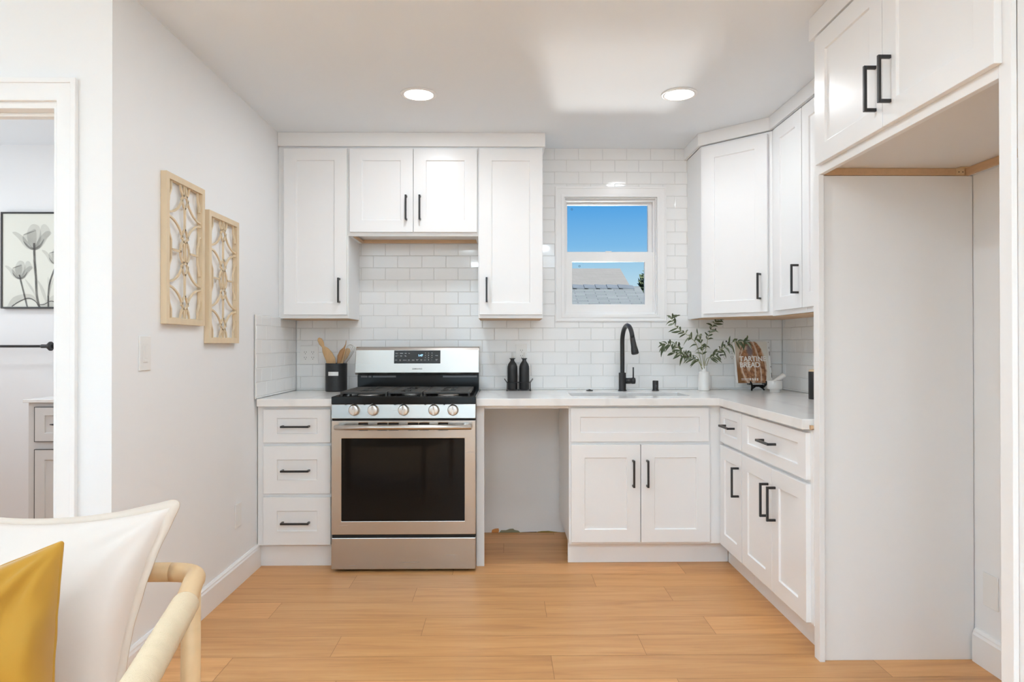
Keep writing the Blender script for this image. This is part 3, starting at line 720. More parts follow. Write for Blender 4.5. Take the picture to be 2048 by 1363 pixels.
    bm = nb(); box(bm, X1 + .0012, X1 + .0022, Yf + .03, 4.14, .888, .916); obj('side_trim', P(bm), M_steel, root)
    spots = [(X0 + .16, 3.80), (X0 + .16, 4.02), (X0 + W_ / 2, 3.90), (X1 - .16, 3.80), (X1 - .16, 4.02)]
    for i, (x, y) in enumerate(spots):
        bm = nb(); r = .047 if i != 2 else .04
        lathe(bm, [(r + .012, 0), (r + .010, .004), (r - .004, .0045), (r - .006, .012), (r - .012, .013)], (0, 0, 0), 28)
        b = obj('burner', bm, M_alu, root, loc=(x - X0, y - Yf, .918))
        bm = nb(); lathe(bm, [(r - .004, .0132), (r - .002, .016), (r - .004, .020), (r - .012, .0215)], (0, 0, 0), 28); obj('burner_cap', bm, M_iron, b)
    gz0, gz1 = .9185, .946; gy0, gy1 = 3.675, 4.115
    xsn = [X0 + .030, X0 + .030 + (W_ - .06) * .365, X0 + .030 + (W_ - .06) * .635, X1 - .030]
    for i in range(3):
        a, b = xsn[i] + .0015, xsn[i + 1] - .0015; bm = nb(); t = .013; th = .012
        rframe(bm, a, b, gy0, gy1, t, gz1 - th, gz1, mXY)
        m = (a + b) / 2
        ymid = (gy0 + gy1) / 2
        box(bm, a + t, b - t, ymid - .007, ymid + .007, gz1 - th + .0005, gz1 - .0005)
        for (y0, y1) in ((gy0 + t, ymid - .007), (ymid + .007, gy1 - t)):
            yc = (y0 + y1) / 2
            box(bm, m - .006, m + .006, y0, y0 + .055, gz1 - th + .001, gz1 - .0008); box(bm, m - .006, m + .006, y1 - .055, y1, gz1 - th + .001, gz1 - .0008)
            for dy in (-.078, -.052, -.026, 0, .026, .052, .078):
                L = (b - a) * (.32 if dy == 0 else .42)
                box(bm, a + t, a + t + L - .03, yc + dy - .0055, yc + dy + .0055, gz1 - th + .001, gz1 - .0008); box(bm, b - t - L + .03, b - t, yc + dy - .0055, yc + dy + .0055, gz1 - th + .001, gz1 - .0008)
        for x in (a + .007, b - .007):
            for y in (gy0 + .007, ymid, gy1 - .007): box(bm, x - .006, x + .006, y - .006, y + .006, gz0, gz1 - th - .0005)
        obj('grate', P(bm), M_iron, root, bevel=.002)
    # rear riser and back guard
    bm = nb(); box(bm, XY(715, 4.15), X1 - .003, 4.148, 4.20, .905, 1.015); obj('riser', P(bm), M_enamel, root, bevel=.003)
    for (p0, p1) in ((722, 735), (737, 743), (746, 792), (886, 954)):
        bm = nb()
        for zz in (1.0008, 1.0058): box(bm, XY(p0, 4.15), XY(p1, 4.15), 4.1465, 4.1479, zz, zz + .0032)
        obj('vent_grille', P(bm), mat('grey_vent', (.18, .18, .18), .4, metal=.6), root)
    bm = nb(); xb0, xb1 = XY(709.8, 4.14), X1 - .0005
    v0 = [(4.140, 1.020), (4.134, 1.030), (4.146, 1.165), (4.152, 1.178), (4.162, 1.184), (4.20, 1.186), (4.20, 1.017), (4.15, 1.016)]
    xo0 = xb0 + .004
    A = [bm.verts.new((xb0 if z < 1.1 else xo0, y, z)) for y, z in v0]; B = [bm.verts.new((xb1, y, z)) for y, z in v0]
    n = len(v0)
    for i in range(n): bm.faces.new((A[i], A[(i + 1) % n], B[(i + 1) % n], B[i]))
    bm.faces.new(A); bm.faces.new(B[::-1]); bmesh.ops.recalc_face_normals(bm, faces=bm.faces)
    bg = obj('backguard', P(bm), M_steel, root, bevel=.003)
    # display, tilted with the guard face
    tilt = math.atan2(.012, .135)
    zc = 1.110; yc = 4.134 + (zc - 1.03) * math.tan(tilt)
    xc = (XY(788.2, 4.14) + XY(880.7, 4.14)) / 2; dw = XY(880.7, 4.14) - XY(788.2, 4.14); dh = .079
    zc = 1.2 - (713.2 - 688) * 4.141 / F
    yc = 4.134 + (zc - 1.03) * math.tan(tilt)
    D = Matrix.Translation((xc - X0, yc - Yf, zc)) @ Matrix.Rotation(-tilt, 4, 'X')
    bm = nb(); box(bm, -dw / 2, dw / 2, -.0022, .0005, -dh / 2, dh / 2); bmesh.ops.transform(bm, matrix=D, verts=bm.verts)
    dp = obj('display_panel', bm, mat('display_glass', (.012, .012, .012), .12), bg)
    T = lambda px, py: D @ Matrix.Translation(((px - 1016) / 1710 * dw, -.0025, -(py - 428) / 500 * dh)) @ FACE
    M_blue = mat('blue_digits', (.1, .3, .5), .5, emit=(.35, .65, 1), es=.9)
    text_mesh('clock_digits', '1:47', .017, M_blue, dp, T(1135, 372), .0002, .0004)
    text_mesh('printed_keys', '1', .0075, M_print, dp, T(1315, 280), .0002, .0002)
    for i, s in enumerate('1234567890'):
        if i < 9: px, py = 1315 + (i % 3) * 122, 280 + (i // 3) * 88
        else: px, py = 1437, 542
        if i == 0: continue
        text_mesh('printed_keys', s, .0078, M_print, dp, T(px, py), .0002, .0002)
    bm = nb()
    for (px, py, w, h) in ((260, 288, 105, 22), (435, 288, 118, 22), (590, 288, 72, 22), (718, 288, 58, 22), (240, 392, 70, 30), (305, 372, 26, 12), (420, 380, 78, 16), (425, 402, 66, 14), (575, 378, 50, 14), (595, 402, 66, 14),
                           (240, 545, 78, 18), (390, 535, 66, 14), (388, 572, 60, 14), (560, 548, 145, 16), (712, 535, 66, 14), (712, 570, 62, 16), (870, 535, 88, 14), (870, 562, 100, 14), (1020, 530, 100, 14), (1010, 562, 60, 14), (1170, 530, 74, 14), (1170, 560, 62, 14), (1305, 545, 68, 16), (1557, 542, 16, 30), (1735, 375, 100, 16), (1735, 520, 90, 14), (1728, 545, 56, 12), (1724, 568, 26, 10)):
        x = (px - 1016) / 1710 * dw; z = -(py - 428) / 500 * dh; ww_ = w / 1710 * dw / 2; hh = h / 500 * dh / 2
        nseg = max(1, int(w / 18))
        for k in range(nseg):
            xa = x - ww_ + 2 * ww_ * k / nseg; box(bm, xa, xa + 2 * ww_ / nseg * .72, -.0027, -.0022, z - hh * .75, z + hh * .75)
    bmesh.ops.transform(bm, matrix=D, verts=bm.verts); obj('key_legends', bm, M_print, dp)
    zb = 1.2 - (737 - 688) * 4.137 / F; yb = 4.134 + (zb - 1.03) * math.tan(tilt)
    text_mesh('brand_lettering', 'SAMSUNG', .0115, M_slot, bg, Matrix.Translation((XY(834.5, 4.137) - X0, yb - Yf - .0008, zb)) @ Matrix.Rotation(-tilt, 4, 'X') @ FACE, .0002, .0001, sx=1.15)
gas_range()

# ------------------------------------------------------------------ ceiling lights
M_lens = mat('lamp_lens', (.95, .93, .9), .5, emit=(1, .95, .88), es=9)
def downlight(x, y, label, p=11):
    root = thing('recessed_light', label, 'ceiling light', (x, y, CEIL), 0, 'round recessed ceiling lights')
    bm = nb(); lathe(bm, [(.072, -.0002), (.090, -.0005), (.090, -.004), (.084, -.0065), (.072, -.0065), (.072, -.0002)], n=40, cap=False); obj('trim_ring', bm, M_trim, root)
    bm = nb(); lathe(bm, [(.0715, -.0062), (.0715, -.0045)], n=40); obj('lens', bm, M_lens, root)
    a = area('lamp', (x, y, CEIL - .009), (0, 0, 0), .14, .14, p, (.86, .93, 1), 'DISK')
    a.parent = root; a.location = (0, 0, -.009)
lx, ly = onZ(837.5, 190, CEIL - .006); downlight(lx, ly, 'round recessed ceiling light above the range', 2.2)
lx, ly = onZ(1358.5, 190, CEIL - .006); downlight(lx, ly, 'round recessed ceiling light right of the ceiling glow', 2.2)
for (x, y) in ((-.05, 2.12), (-.43, -.3), (.5, -.3), (-.43, -2.0), (.5, -2.0), (-2.6, -.6), (-2.6, -2.2)):
    area('added_fill_lamp', (x, y, CEIL - .012), (0, 0, 0), .14, .14, 4.6, (.80, .92, 1), 'DISK')  # added lamps without fixtures, out of view, filling kitchen and living room
area('added_bath_lamp', (-2.4, 3.4, CEIL - .012), (0, 0, 0), .14, .14, 3.2, (.92, .96, 1), 'DISK')  # added lamp without a fixture, lifts the bathroom brightness

# ------------------------------------------------------------------ outlets and switches
def plate(name, label, mtx, w, h, kind, cat, group=None):
    """built in XZ facing -Y"""
    root = thing(name, label, cat, (0, 0, 0), 0, group); root.matrix_world = mtx
    bm = nb(); box(bm, -w / 2, w / 2, -.006, -.0003, -h / 2, h / 2); pl = obj('cover_plate', bm, M_plastic, root, bevel=.002)
    if kind[0] == 'outlet':
        for i in range(kind[1]):
            cx = (i - (kind[1] - 1) / 2) * .046
            bm = nb(); box(bm, cx - .0165, cx + .0165, -.0072, -.0062, -.033, .033); rc = obj('receptacle', bm, M_plastic, root, bevel=.001)
            bm = nb()
            for z in (.0185, -.0155):
                for s in (-.0062, .0062): box(bm, cx + s - .0011, cx + s + .0011, -.0078, -.0073, z - .0035, z + .0040)
                lathe(bm, [(.0023, 0), (.0023, .0006)], mtx=Matrix.Translation((cx, -.0073, z - .0105)) @ Matrix.Rotation(PI / 2, 4, 'X'), n=10)
            obj('slots', bm, M_slot, rc)
    elif kind[0] == 'switch':
        bm = nb(); box(bm, -.017, .017, -.0072, -.0062, -.034, .034); s = obj('rocker', bm, M_plastic, root, bevel=.001)
        bm = nb(); box(bm, -.012, .008, -.009, -.0073, -.018, .028); box(bm, -.012, .010, -.0085, -.0073, -.0315, -.023); obj('slider', bm, M_plastic, s, bevel=.0008)
    return root
pw_, ph_ = XY(638, YW) - XY(599.7, YW), .117
plate('wall_outlet', 'double-gang outlet plate on tile left of the utensil crock', Matrix.Translation((XY(618.8, YW), YW, ZY(709, YW))), .117, .117, ('outlet', 2), 'outlet')
plate('wall_outlet', 'single outlet plate on tile behind the two oil bottles', Matrix.Translation((XY(1043, YW), YW, ZY(706, YW))), .072, .117, ('outlet', 1), 'outlet')
plate('wall_outlet', 'double-gang outlet plate on tile behind the olive branches', Matrix.Translation((XY(1456, YW), YW, ZY(709, YW))), .117, .117, ('outlet', 2), 'outlet')
ML = Matrix.Rotation(PI / 2, 4, 'Z')     # faces +X
plate('light_switch', 'white dimmer switch on the left wall below the carved panels', Matrix.Translation((XL, 2.541, 1.168)) @ ML, .080, .127, ('switch',), 'light switch')
plate('wall_outlet', 'plain white plate low on the left wall near the drawers', Matrix.Translation((XL, 3.43, .349)) @ ML, .075, .117, ('blank',), 'wall plate')
plate('wall_outlet', 'plain white plate low inside the fridge recess', Matrix.Translation((XR + .006, 2.492, .290)) @ Matrix.Rotation(-PI / 2, 4, 'Z'), .076, .122, ('blank',), 'wall plate')

# ------------------------------------------------------------------ patched wall at dishwasher gap
M_or = mat('orange_paint_scrap', (.65, .28, .08), .7, var=.1); M_gr = mat('olive_paint_scrap', (.27, .26, .17), .8, var=.15); M_ol = mat('ochre_paint_scrap', (.34, .24, .05), .8, var=.2); M_br = mat('brown_wall_gap', (.14, .09, .06), .9, var=.2)
def scrap(label, pts, m, d):
    bm = nb(); A = []; B = []
    for (a, b) in pts:
        x, z = onY(960 + a / 10.78, 1030 + b / 10.78, YW + .006); A.append(bm.verts.new((x, YW + .006 - d, max(.001, z)))); B.append(bm.verts.new((x, YW + .0075, max(.001, z))))
    n = len(A); bm.faces.new(A)
    for i in range(n): bm.faces.new((A[i], A[(i + 1) % n], B[(i + 1) % n], B[i]))
    bmesh.ops.recalc_face_normals(bm, faces=bm.faces)
    tag(obj('wall_patch', bm, m), label, 'wall patch')
scrap('bright orange torn scrap at the foot of the dishwasher gap wall', [(250, 380), (262, 310), (330, 285), (400, 280), (412, 330), (400, 380)], M_or, .003)
scrap('grey-green torn patch at the foot of the dishwasher gap wall', [(415, 380), (455, 320), (560, 320), (640, 290), (715, 285), (745, 315), (825, 330), (868, 380)], M_gr, .002)
scrap('ochre edge patch at the right foot of the dishwasher gap wall', [(1230, 380), (1240, 352), (1330, 340), (1480, 336), (1590, 350), (1690, 368), (1725, 382)], M_ol, .002)
scrap('thin brown gap line at the foot of the dishwasher gap wall', [(868, 384), (930, 362), (1080, 356), (1225, 352), (1228, 384)], M_br, .0015)

# ------------------------------------------------------------------ counter objects, left
CT = CTZ + .0004
def T3(px, py, Y): x, z = onY(px, py, Y); return Vector((x, Y, z))
def crock():
    Y = 4.265; x = XY(672.6, Y); h = ZY(725.3, Y) - CT; r = .0665
    root = thing('utensil_crock', 'round ribbed black crock of wooden utensils left of the range', 'utensil holder', (x, Y, CT))
    bm = nb(); prof = [(r - .003, 0), (r, .003)]
    k = 0; z = .010
    while z < h - .012: prof += [(r, z), (r - .0009, z + .0022), (r, z + .0044)]; z += .0075
    prof += [(r, h - .003), (r - .0015, h), (r - .004, h), (r - .005, h - .01), (r - .005, .008), (.004, .006)]
    lathe(bm, prof, n=48); obj('pot', bm, M_black, root)
    bm = nb(); n = 8; zc = ZY(745.7, Y) - CT; aw = .032
    for s in (0,):
        A = []
        for i in range(n + 1):
            a = -PI / 2 - .06 + (i / n - .5) * 2 * aw / r
            for z in (zc - .012, zc + .012):
                for rr in (r + .0005, r + .0015): A.append(bm.verts.new((rr * math.cos(a), rr * math.sin(a), z)))
        for i in range(n):
            q = A[i * 4:i * 4 + 8]
            for f in ((1, 5, 7, 3), (0, 4, 5, 1), (2, 3, 7, 6)): bm.faces.new([q[j] for j in f])
    bmesh.ops.recalc_face_normals(bm, faces=bm.faces); obj('label_plate', bm, M_label, root)['label'] = 'white label on the front'
    return x, Y, h
kx, ky, kh = crock()
def flat_tool(name, label, pts, m, th=.007, thick_pts=None):
    """pts: [(pos, width)] ribbon with rounded section facing the camera"""
    bm = nb(); P = [Vector(p) for p, w in pts]; Wd = [w for p, w in pts]; rings = []
    for i, p in enumerate(P):
        t = (P[min(i + 1, len(P) - 1)] - P[max(i - 1, 0)]).normalized(); s = t.cross(Vector((0, 1, 0))).normalized(); u = s.cross(t)
        tt = th if Wd[i] > th else Wd[i]
        rings.append([bm.verts.new(p + s * math.cos(2 * PI * k / 12) * Wd[i] / 2 + u * math.sin(2 * PI * k / 12) * tt / 2) for k in range(12)])
    for i in range(len(rings) - 1):
        for k in range(12): bm.faces.new((rings[i][k], rings[i][(k + 1) % 12], rings[i + 1][(k + 1) % 12], rings[i + 1][k])).smooth = True
    bm.faces.new(rings[0][::-1]); bm.faces.new(rings[-1]); bmesh.ops.recalc_face_normals(bm, faces=bm.faces)
    o = obj(name, bm, m); return tag(o, label, 'kitchen utensil')
bot = Vector((kx + .005, ky, CT + .02))
def along(a, b, fr): return a + (b - a) * fr
top = T3(637, 676, ky - .03); inn = T3(662, 725, ky - .01); e = along(inn, bot, .7)
flat_tool('wooden_spatula', 'pale wooden spatula with dark knob leaning left in the crock', [(e, .012), (inn, .058), (T3(661, 718, ky - .012), .060), (T3(656, 708, ky - .017), .056), (T3(650.5, 699, ky - .02), .042), (T3(646.5, 693, ky - .022), .016), (T3(643, 686, ky - .024), .032), (T3(639.5, 679, ky - .028), .030), (T3(637, 675.5, ky - .03), .012)], M_wood, .010)
p1 = T3(677, 725, ky + .0); flat_tool('wooden_spoon', 'brown wooden spoon with thin upright handle in the crock', [(along(p1, bot, .7), .008), (p1, .018), (T3(680, 712, ky + .002), .034), (T3(684, 702, ky + .004), .028), (T3(688.5, 695, ky + .006), .011), (T3(691.5, 688, ky + .007), .005), (T3(692.5, 680.5, ky + .008), .004)], M_woodd, .007)
p2 = T3(682, 725, ky + .025); flat_tool('wooden_spoon', 'light oval wooden spoon in the crock beside the whisk', [(along(p2, bot, .6), .010), (p2, .026), (T3(688, 713, ky + .028), .042), (T3(693, 704, ky + .030), .044), (T3(696.5, 699, ky + .032), .032), (T3(698, 696.5, ky + .033), .012)], M_wood, .010)
wh = thing('wire_whisk', 'thin wire balloon whisk leaning right in the crock', 'kitchen utensil', tuple(bot + Vector((.012, .018, 0))))
b0 = T3(686, 733, ky - .02); tp = T3(704.5, 690, ky - .028); ax = (tp - b0); L = ax.length; ax.normalize(); sd_ = ax.cross(Vector((0, 1, 0))).normalized(); up_ = sd_.cross(ax)
for k in range(4):
    a = PI * k / 4; dv = sd_ * math.cos(a) + up_ * math.sin(a); bm = nb(); pts = []
    for i in range(25):
        t = i / 24 * 2 - 1; s_ = math.copysign(1, t); u = abs(t)
        if u > .0: prof = (1 - u); 
        ll = 1 - u ** 2.2; ww_ = .024 * math.sin(min(1, u * 1.0) * PI) ** .7 * s_ if u < 1 else 0
        ww_ = .024 * s_ * (math.sin(PI * min(u, 1)) ** .75) * (1.15 if u < .5 else 1)
        pts.append(b0 + ax * L * ll + dv * ww_ - Vector(wh.location))
    tube(bm, pts, .0009, 6); obj('wire_loop', bm, M_steelw, wh)
bm = nb(); tube(bm, [Vector((0, 0, 0)), b0 - Vector(wh.location)], .006, 12); obj('grip', bm, M_steelw, wh)

def bottle(px, label):
    Y = 4.280; x = XY(px, Y); root = thing('oil_bottle', label, 'bottle', (x, Y, CT + .006), 0, 'matte black oil bottles')
    r = .0318; H = ZY(716, Y) - CT - .006
    bm = nb(); lathe(bm, [(r - .003, 0), (r, .004), (r, H * .68), (r - .001, H * .74), (r - .006, H * .82), (.0145, H * .90), (.0115, H * .94), (.0125, H * .965), (.0195, H * .99), (.0195, H), (.010, H)], n=36)
    obj('glass_body', bm, M_black, root)
    bm = nb(); lathe(bm, [(.010, H + .0002), (.009, H + .006), (.0056, H + .009), (.0048, H + .036), (.003, H + .0365)], n=16); obj('pour_spout', bm, mat('pale_spout', (.66, .65, .63), .3), root)
bottle(1024.7, 'left matte black oil bottle in the wire rack'); bottle(1048.4, 'right matte black oil bottle in the wire rack')
def wire_rack():
    Y = 4.280; xa = XY(1013.8, Y - .02); xb = XY(1060.6, Y - .02); root = thing('bottle_rack', 'black wire rack holding two black oil bottles', 'rack', ((xa + xb) / 2, Y, CT))
    def P(x, y, z): return Vector((x - (xa + xb) / 2, y - Y, z))
    ya, yb = Y - .036, Y + .036; bm = nb(); r = .0016
    for z in (.0045, .052): tube(bm, [P(xa, ya, z), P(xb, ya, z), P(xb, yb, z), P(xa, yb, z), P(xa, ya, z)], r, 8)
    for x, y in ((xa, ya), (xb, ya), (xa, yb), (xb, yb)):
        tube(bm, [P(x, y, .0), P(x, y, .052)], r, 8); lathe(bm, [(.002, 0), (.004, .001), (.004, .004), (.002, .006)], tuple(P(x, y, 0)), 10)
    xm = (xa + xb) / 2
    tube(bm, [P(xm, ya, .0045), P(xm, ya, .058)], r, 8); tube(bm, [P(xm, ya, .0045), P(xm, yb, .0045)], r, 8)
    for x, s in ((xa, -1), (xb, 1)):
        tube(bm, [P(x, ya, .052), P(x + s * .016, ya, .074)], r, 8); tube(bm, [P(x, yb, .052), P(x + s * .016, yb, .074)], r, 8); tube(bm, [P(x + s * .016, ya, .074), P(x + s * .016, yb, .074)], r, 8)
    obj('wire_frame', bm, M_black, root)
wire_rack()

# ------------------------------------------------------------------ sink fittings
def faucet():
    Y = 4.262; x = XY(1244.6, Y); root = thing('kitchen_faucet', 'tall matte black gooseneck faucet with side lever', 'faucet', (x, Y, CT))
    zt = ZY(745, Y) - CT; r = .0225
    bm = nb(); lathe(bm, [(r + .004, 0), (r + .004, .004), (r, .008), (r, zt - .002), (r - .003, zt), (.014, zt)], n=32); obj('base', bm, M_black, root)
    bm = nb(); R_ = .0137; pts = []
    dirv = Vector((.14, -.99, 0)).normalized(); rad = .098; zc = ZY(683, Y) - CT
    pts.append(Vector((0, 0, zt - .01)))
    for i in range(5): pts.append(Vector((0, 0, zt + (zc - zt) * i / 4)))
    for i in range(1, 17):
        a = PI - i / 16 * R(168); c = Vector((0, 0, zc)) + dirv * rad; pts.append(c + dirv * rad * math.cos(a) + Vector((0, 0, rad * math.sin(a))))
    tube(bm, pts, R_, 20); obj('spout', bm, M_black, root)
    e = pts[-1]; d = (pts[-1] - pts[-2]).normalized(); d2 = (d + Vector((.10, 0, -.15))).normalized(); bm = nb()
    q = [e - d * .004, e + d2 * .012, e + d2 * .05, e + d2 * .075, e + d2 * .094, e + d2 * .099]
    tube(bm, q, [.0150, .0155, .0175, .0215, .0225, .0185], 24); sp = obj('spray_head', bm, M_black, root)
    bm = nb(); nn = Vector((.35, -1, 0)).normalized(); bar(bm, e + d2 * .03 + nn * .018, e + d2 * .072 + nn * .0235, .010, .004, nn); obj('button', bm, M_blackm, sp, bevel=.001)
    bm = nb(); lathe(bm, [(.0185, 0), (.0185, .036), (.0175, .037), (.0175, .039), (.0195, .040), (.0195, .059), (.017, .062), (.010, .0625)], n=28, mtx=Matrix.Translation((.018, 0, ZY(761.5, Y) - CT)) @ Matrix.Rotation(PI / 2, 4, 'Y')); lv = obj('lever_body', bm, M_black, root)
    lx_ = .0685; z0 = ZY(761.5, Y) - CT
    bm = nb(); tube(bm, [(lx_, -.0, z0 + .017), (lx_, 0, ZY(734.3, Y) - CT)], .0043, 14); obj('lever', bm, M_black, lv)
faucet()
def fitting(px, w, y1, Y, name, label, cat, prof):
    bm = nb(); lathe(bm, prof, n=32); o = obj(name, bm, M_black, loc=(XY(px, Y), Y, CT)); return tag(o, label, cat)
fitting(1179, 0, 0, 4.262, 'hole_cover', 'low round black hole cover on the counter left of the faucet', 'hole cover', [(.0215, 0), (.0215, .002), (.018, .0045), (.008, .006), (.006, .009), (.003, .0095)])
bm = nb(); H = ZY(761, 4.262) - CT
lathe(bm, [(.0225, 0), (.0225, .003), (.0190, .005), (.0180, .008), (.0180, H - .003), (.0165, H), (.008, H)], n=32)
ag = thing('air_gap_cap', 'short black air gap cylinder on the counter right of the faucet', 'sink fitting', (XY(1310.8, 4.262), 4.262, CT)); obj('cylinder', bm, M_black, ag)
bm = nb()
for k in range(3): box(bm, -.005, .006, -.0190, -.0182, .022 + k * .006, .0245 + k * .006)
obj('vent_slots', bm, mat('dark_grey_print', (.12, .12, .12), .4), ag)

# ------------------------------------------------------------------ vase and olive branches
VY = 4.255; vx = XY(1407.8, VY)
bm = nb(); Hn = ZY(731.5, VY) - CT; Hb = ZY(744, VY) - CT
lathe(bm, [(.031, 0), (.0345, .003), (.0350, .006), (.0345, Hb - .006), (.032, Hb), (.0195, Hb + .004), (.0170, Hb + .008), (.0172, Hn - .008), (.0195, Hn - .003), (.0190, Hn), (.0145, Hn), (.0135, Hn - .02), (.0135, Hn - .05), (.002, Hn - .052)], n=40)
tag(obj('ceramic_vase', bm, M_ceramic, loc=(vx, VY, CT)), 'white ceramic bottle vase holding olive branches', 'vase')
M_leaf = mat('olive_leaf', (.072, .095, .040), .5, var=.45, vscale=25); M_leaf2 = mat('olive_leaf_underside', (.22, .25, .17), .6, var=.15)
M_stem = mat('olive_stem', (.30, .30, .15), .6, var=.2); M_olive = mat('olive_fruit', (.035, .02, .022), .3, var=.4)
def branches():
    root = thing('olive_branches', 'leafy faux olive branches standing in the white vase', 'plant', (vx, VY, CT + Hn - .03))
    O = Vector(root.location)
    def q(a, b, Y): return T3(1300 + a / 5.689, 610 + b / 5.689, Y)
    B = [
        [(600, 690, VY), (560, 560, VY - .01), (520, 430, VY - .02), (440, 350, VY - .04), (350, 290, VY - .05), (270, 210, VY - .06), (250, 150, VY - .06), (285, 128, VY - .06)],
        [(597, 690, VY), (545, 600, VY - .03), (450, 560, VY - .05), (360, 530, VY - .07), (300, 455, VY - .08), (235, 450, VY - .09), (185, 440, VY - .09), (150, 465, VY - .09)],
        [(612, 690, VY), (625, 560, VY + .0), (645, 450, VY + .01), (665, 350, VY + .01), (700, 260, VY + .0), (755, 180, VY - .02), (795, 130, VY - .03)],
        [(618, 690, VY), (680, 590, VY - .01), (760, 530, VY - .03), (850, 480, VY - .05), (940, 420, VY - .06), (1030, 410, VY - .08), (1090, 415, VY - .09)],
        [(615, 690, VY), (640, 620, VY - .02), (700, 592, VY - .03), (790, 570, VY - .04)],
        [(605, 690, VY), (560, 650, VY - .03), (500, 610, VY - .05), (430, 580, VY - .07), (350, 560, VY - .08), (260, 545, VY - .09)],
        [(608, 690, VY), (600, 560, VY - .05), (590, 480, VY - .08), (570, 400, VY - .09), (545, 330, VY - .09)],
    ]
    lv = nb(); rnd = random.Random(11)
    def leaf(p, d, L, w, curl, mi):
        d = d.normalized(); s = d.cross(Vector((random.uniform(-.4, .4), 1, random.uniform(-.4, .4)))).normalized(); n = s.cross(d).normalized()
        rows = []; N = 7; droop = rnd.uniform(.0, .75); bend = rnd.uniform(-.3, .3)
        for i in range(N + 1):
            t = i / N; ww_ = w * math.sin(PI * min(1, t * .94 + .05)) ** .8 * .5; c = p + d * L * t * (1 - .25 * abs(curl) * t) - n * curl * .6 * t * t * L + Vector((0, 0, -1)) * L * droop * t ** 2.2 + s * L * bend * t * t
            rows.append([lv.verts.new(c + s * ww_), lv.verts.new(c - n * ww_ * .25), lv.verts.new(c - s * ww_)])
        for i in range(N):
            for k in range(2): f = lv.faces.new((rows[i][k], rows[i][k + 1], rows[i + 1][k + 1], rows[i + 1][k])); f.smooth = True; f.material_index = mi
    rnd = random.Random(11)
    for bi, b in enumerate(B):
        pts = [q(*p) - O for p in b]; pts[0].z = -.02 ; pts[0].x = (bi - 3) * .0016; pts[0].y = (bi % 3 - 1) * .003
        # smooth resample
        sm = []
        for i in range(len(pts) - 1):
            p0 = pts[max(0, i - 1)]; p1 = pts[i]; p2 = pts[i + 1]; p3 = pts[min(len(pts) - 1, i + 2)]
            for k in range(5):
                t = k / 5; sm.append(.5 * ((2 * p1) + (p2 - p0) * t + (2 * p0 - 5 * p1 + 4 * p2 - p3) * t * t + (3 * p1 - p0 - 3 * p2 + p3) * t ** 3))
        sm.append(pts[-1]); n = len(sm)
        bm = nb(); tube(bm, sm, [.0022 - .0014 * i / n for i in range(n)], 8); obj('stem', bm, M_stem, root)
        start = int(n * (.26 if bi != 4 else .6)); i = start; side = 1
        while i < n - 1:
            t = (sm[i + 1] - sm[i - 1]).normalized(); s = t.cross(Vector((0, 1, 0))).normalized()
            for sgn in (1, -1):
                if rnd.random() < .12: continue
                ang = rnd.uniform(.35, 1.35); out = s * sgn * math.sin(ang) + t * math.cos(ang) + Vector((0, rnd.uniform(-.6, .25), rnd.uniform(.0, .35)))
                leaf(sm[i], out, rnd.uniform(.034, .062), rnd.uniform(.0095, .0145), rnd.uniform(-.9, .9) , 0 if rnd.random() < .8 else 1)
            i += 2 if rnd.random() < .75 else 1
        leaf(sm[-1], (sm[-1] - sm[-2]), .038, .009, .1, 0)
    obj('foliage', lv, [M_leaf, M_leaf2], root)
    for (a, b, Y) in ((868, 412, VY - .05), (805, 568, VY - .045), (322, 452, VY - .08), (355, 575, VY - .08), (430, 575, VY - .07), (690, 262, VY), (900, 445, VY - .06), (745, 275, VY - .01)):
        p = q(a, b, Y) - O; bm = nb(); bmesh.ops.create_uvsphere(bm, u_segments=14, v_segments=10, radius=.0055); bmesh.ops.scale(bm, vec=(.85, .85, 1.15), verts=bm.verts)
        for f in bm.faces: f.smooth = True
        obj('olive', bm, M_olive, root, loc=p)
        bm = nb(); tube(bm, [p + Vector((0, 0, .005)), p + Vector((-.004, 0, .012))], .0006, 5); 
        bm.free()
branches()

